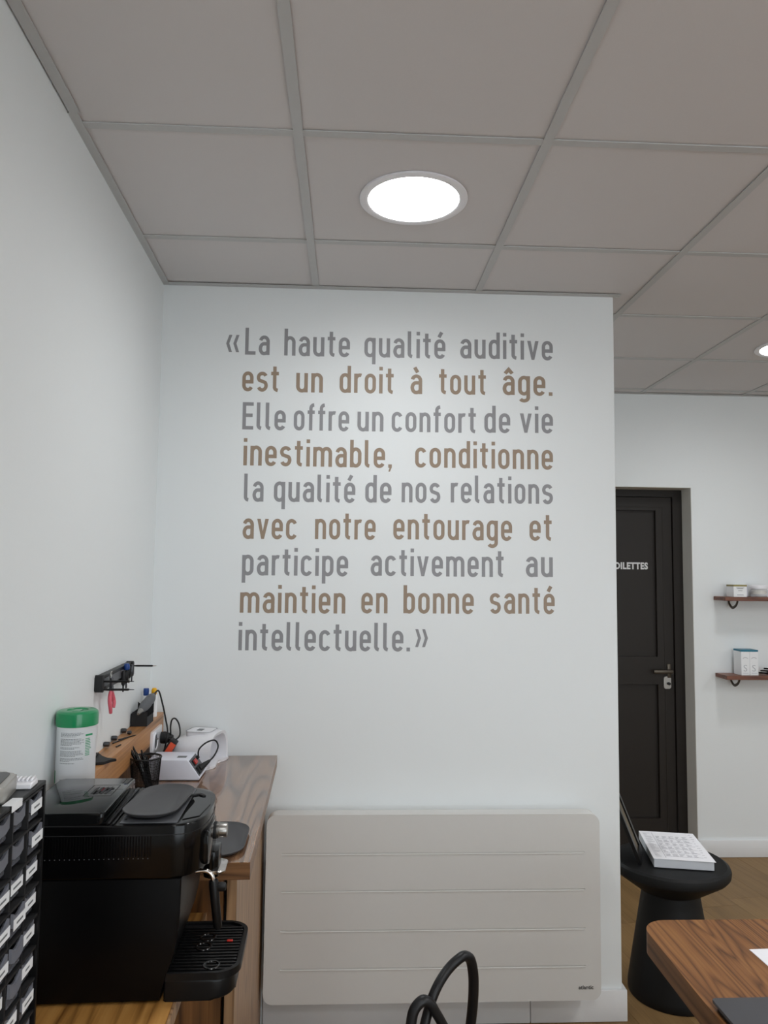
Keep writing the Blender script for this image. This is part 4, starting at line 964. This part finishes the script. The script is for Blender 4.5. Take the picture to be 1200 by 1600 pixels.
# ------------------------------------------------------------------ shelves on the far wall
def shelf(z, label, lx=2.758):
    t = thing('wall_shelf', label, 'shelf', (3.4, Y1, z), 0, 'walnut wall shelves')
    b = NB(); box(b, lx, 4.2, Y1-.135, Y1-.001, z-.021, z, .001, 1); obj('board', b, SHELFW, t, world=True)
    for x_ in (lx+.085, 4.05):
        b = NB(); pts = smooth_path([(x_, Y1-.006, z-.022), (x_, Y1-.012, z-.042), (x_, Y1-.045, z-.062), (x_, Y1-.085, z-.048), (x_, Y1-.105, z-.0225)], 6)
        tube(b, pts, .008, 10, flat=.45); obj('bracket', b, BRONZE, t, world=True)
shelf(1.431, 'upper walnut shelf beside the door, carrying a cream box and a jar')
shelf(1.003, 'lower walnut shelf beside the door, carrying two slim white boxes')
ZS = 1.431
t = thing('cream_box', 'small white carton with a gold edge on the upper shelf', 'box', (2.848, Y1-.07, ZS))
b = NB(); box(b, 2.812, 2.886, Y1-.125, Y1-.045, ZS+.0005, ZS+.0665, .0006, 1); obj('carton', b, LABEL_WHITE, t, world=True)
b = NB(); box(b, 2.8115, 2.8865, Y1-.1255, Y1-.0445, ZS+.0575, ZS+.067); obj('gold_edge', b, GOLD, t, world=True, smooth=False)
b = NB(); 
for k, (wd_, z) in enumerate(((.022, .05), (.016, .046), (.012, .035), (.018, .011))): box(b, 2.849-wd_, 2.849+wd_, Y1-.1256, Y1-.1251, ZS+z-.0012, ZS+z+.0012)
obj('carton_print', b, INK, t, world=True, smooth=False)
t = thing('cream_jar', 'clear jar of cream with a white lid on the upper shelf', 'jar', (2.985, Y1-.07, ZS))
b = NB(); lathe(b, [(0, .0005), (.042, .0005), (.045, .004), (.045, .040), (.04, .044), (0, .044)], 36, cap=False); obj('glass', b, CLEAR, t)
b = NB(); lathe(b, [(0, .016), (.038, .016), (.038, .038), (0, .038)], 32, cap=False); obj('cream', b, CREAM, t)
b = NB(); lathe(b, [(0, .0445), (.046, .0445), (.047, .048), (.047, .062), (.045, .065), (0, .065)], 36, cap=False); obj('lid', b, WHITE_PLASTIC, t)
t = thing('white_carton', 'white carton standing behind the jar and the gold edged box', 'box', (2.91, Y1-.03, ZS))
b = NB(); box(b, 2.872, 2.94, Y1-.036, Y1-.004, ZS+.0005, ZS+.058, .0006, 1); obj('carton', b, BOX_SIDE, t, world=True)
ZS = 1.003
for x0_, lb in ((2.851, 'left one of two slim white boxes with teal tops on the lower shelf'), (2.8995, 'right one of two slim white boxes with teal tops on the lower shelf')):
    t = thing('slim_box', lb, 'box', (x0_+.023, Y1-.07, ZS), 0, 'slim white boxes with teal tops')
    b = NB(); box(b, x0_, x0_+.0475, Y1-.112, Y1-.03, ZS+.0005, ZS+.138, .0006, 1); obj('carton', b, LABEL_WHITE, t, world=True)
    b = NB(); box(b, x0_-.0003, x0_+.0478, Y1-.1124, Y1-.0297, ZS+.129, ZS+.1385); obj('teal_top', b, TEAL, t, world=True, smooth=False)
    b = NB(); txt(b, 'S', .052, Matrix.Translation((x0_+.010, Y1-.1124, ZS+.022)) @ Matrix.Rotation(PI/2, 4, 'X'), depth=.0002, bold=-.0004)
    box(b, x0_+.008, x0_+.04, Y1-.1126, Y1-.1121, ZS+.011, ZS+.0128)
    pts = [(x0_+.008+.032*k/8, ZS+.092+.008*math.sin(PI*k/8)) for k in range(9)]+[(x0_+.04-.032*k/8, ZS+.092+.003*math.sin(PI*k/8)) for k in range(9)]
    ext(b, pts[:9]+pts[9:], Y1-.1126, Y1-.1121, 'y') if False else [box(b, x0_+.009+.0032*k, x0_+.0125+.0032*k, Y1-.1126, Y1-.1121, ZS+.090+.006*math.sin(PI*(k+.5)/9), ZS+.093+.006*math.sin(PI*(k+.5)/9)) for k in range(9)]
    obj('carton_print', b, INK_LIGHT, t, world=True, smooth=False)
t = thing('cable_bundle', 'black coiled cable at the right end of the lower shelf in view', 'cable', (2.985, Y1-.09, ZS))
b = NB(); pts = [(2.985+.028*math.cos(a*.7)+.01*a/6, Y1-.085+.024*math.sin(a*.7), ZS+.006+.0025*a/2) for a in range(22)]
tube(b, smooth_path(pts, 3), .0045, 8); obj('coil', b, BLACK_GLOSS, t, world=True)
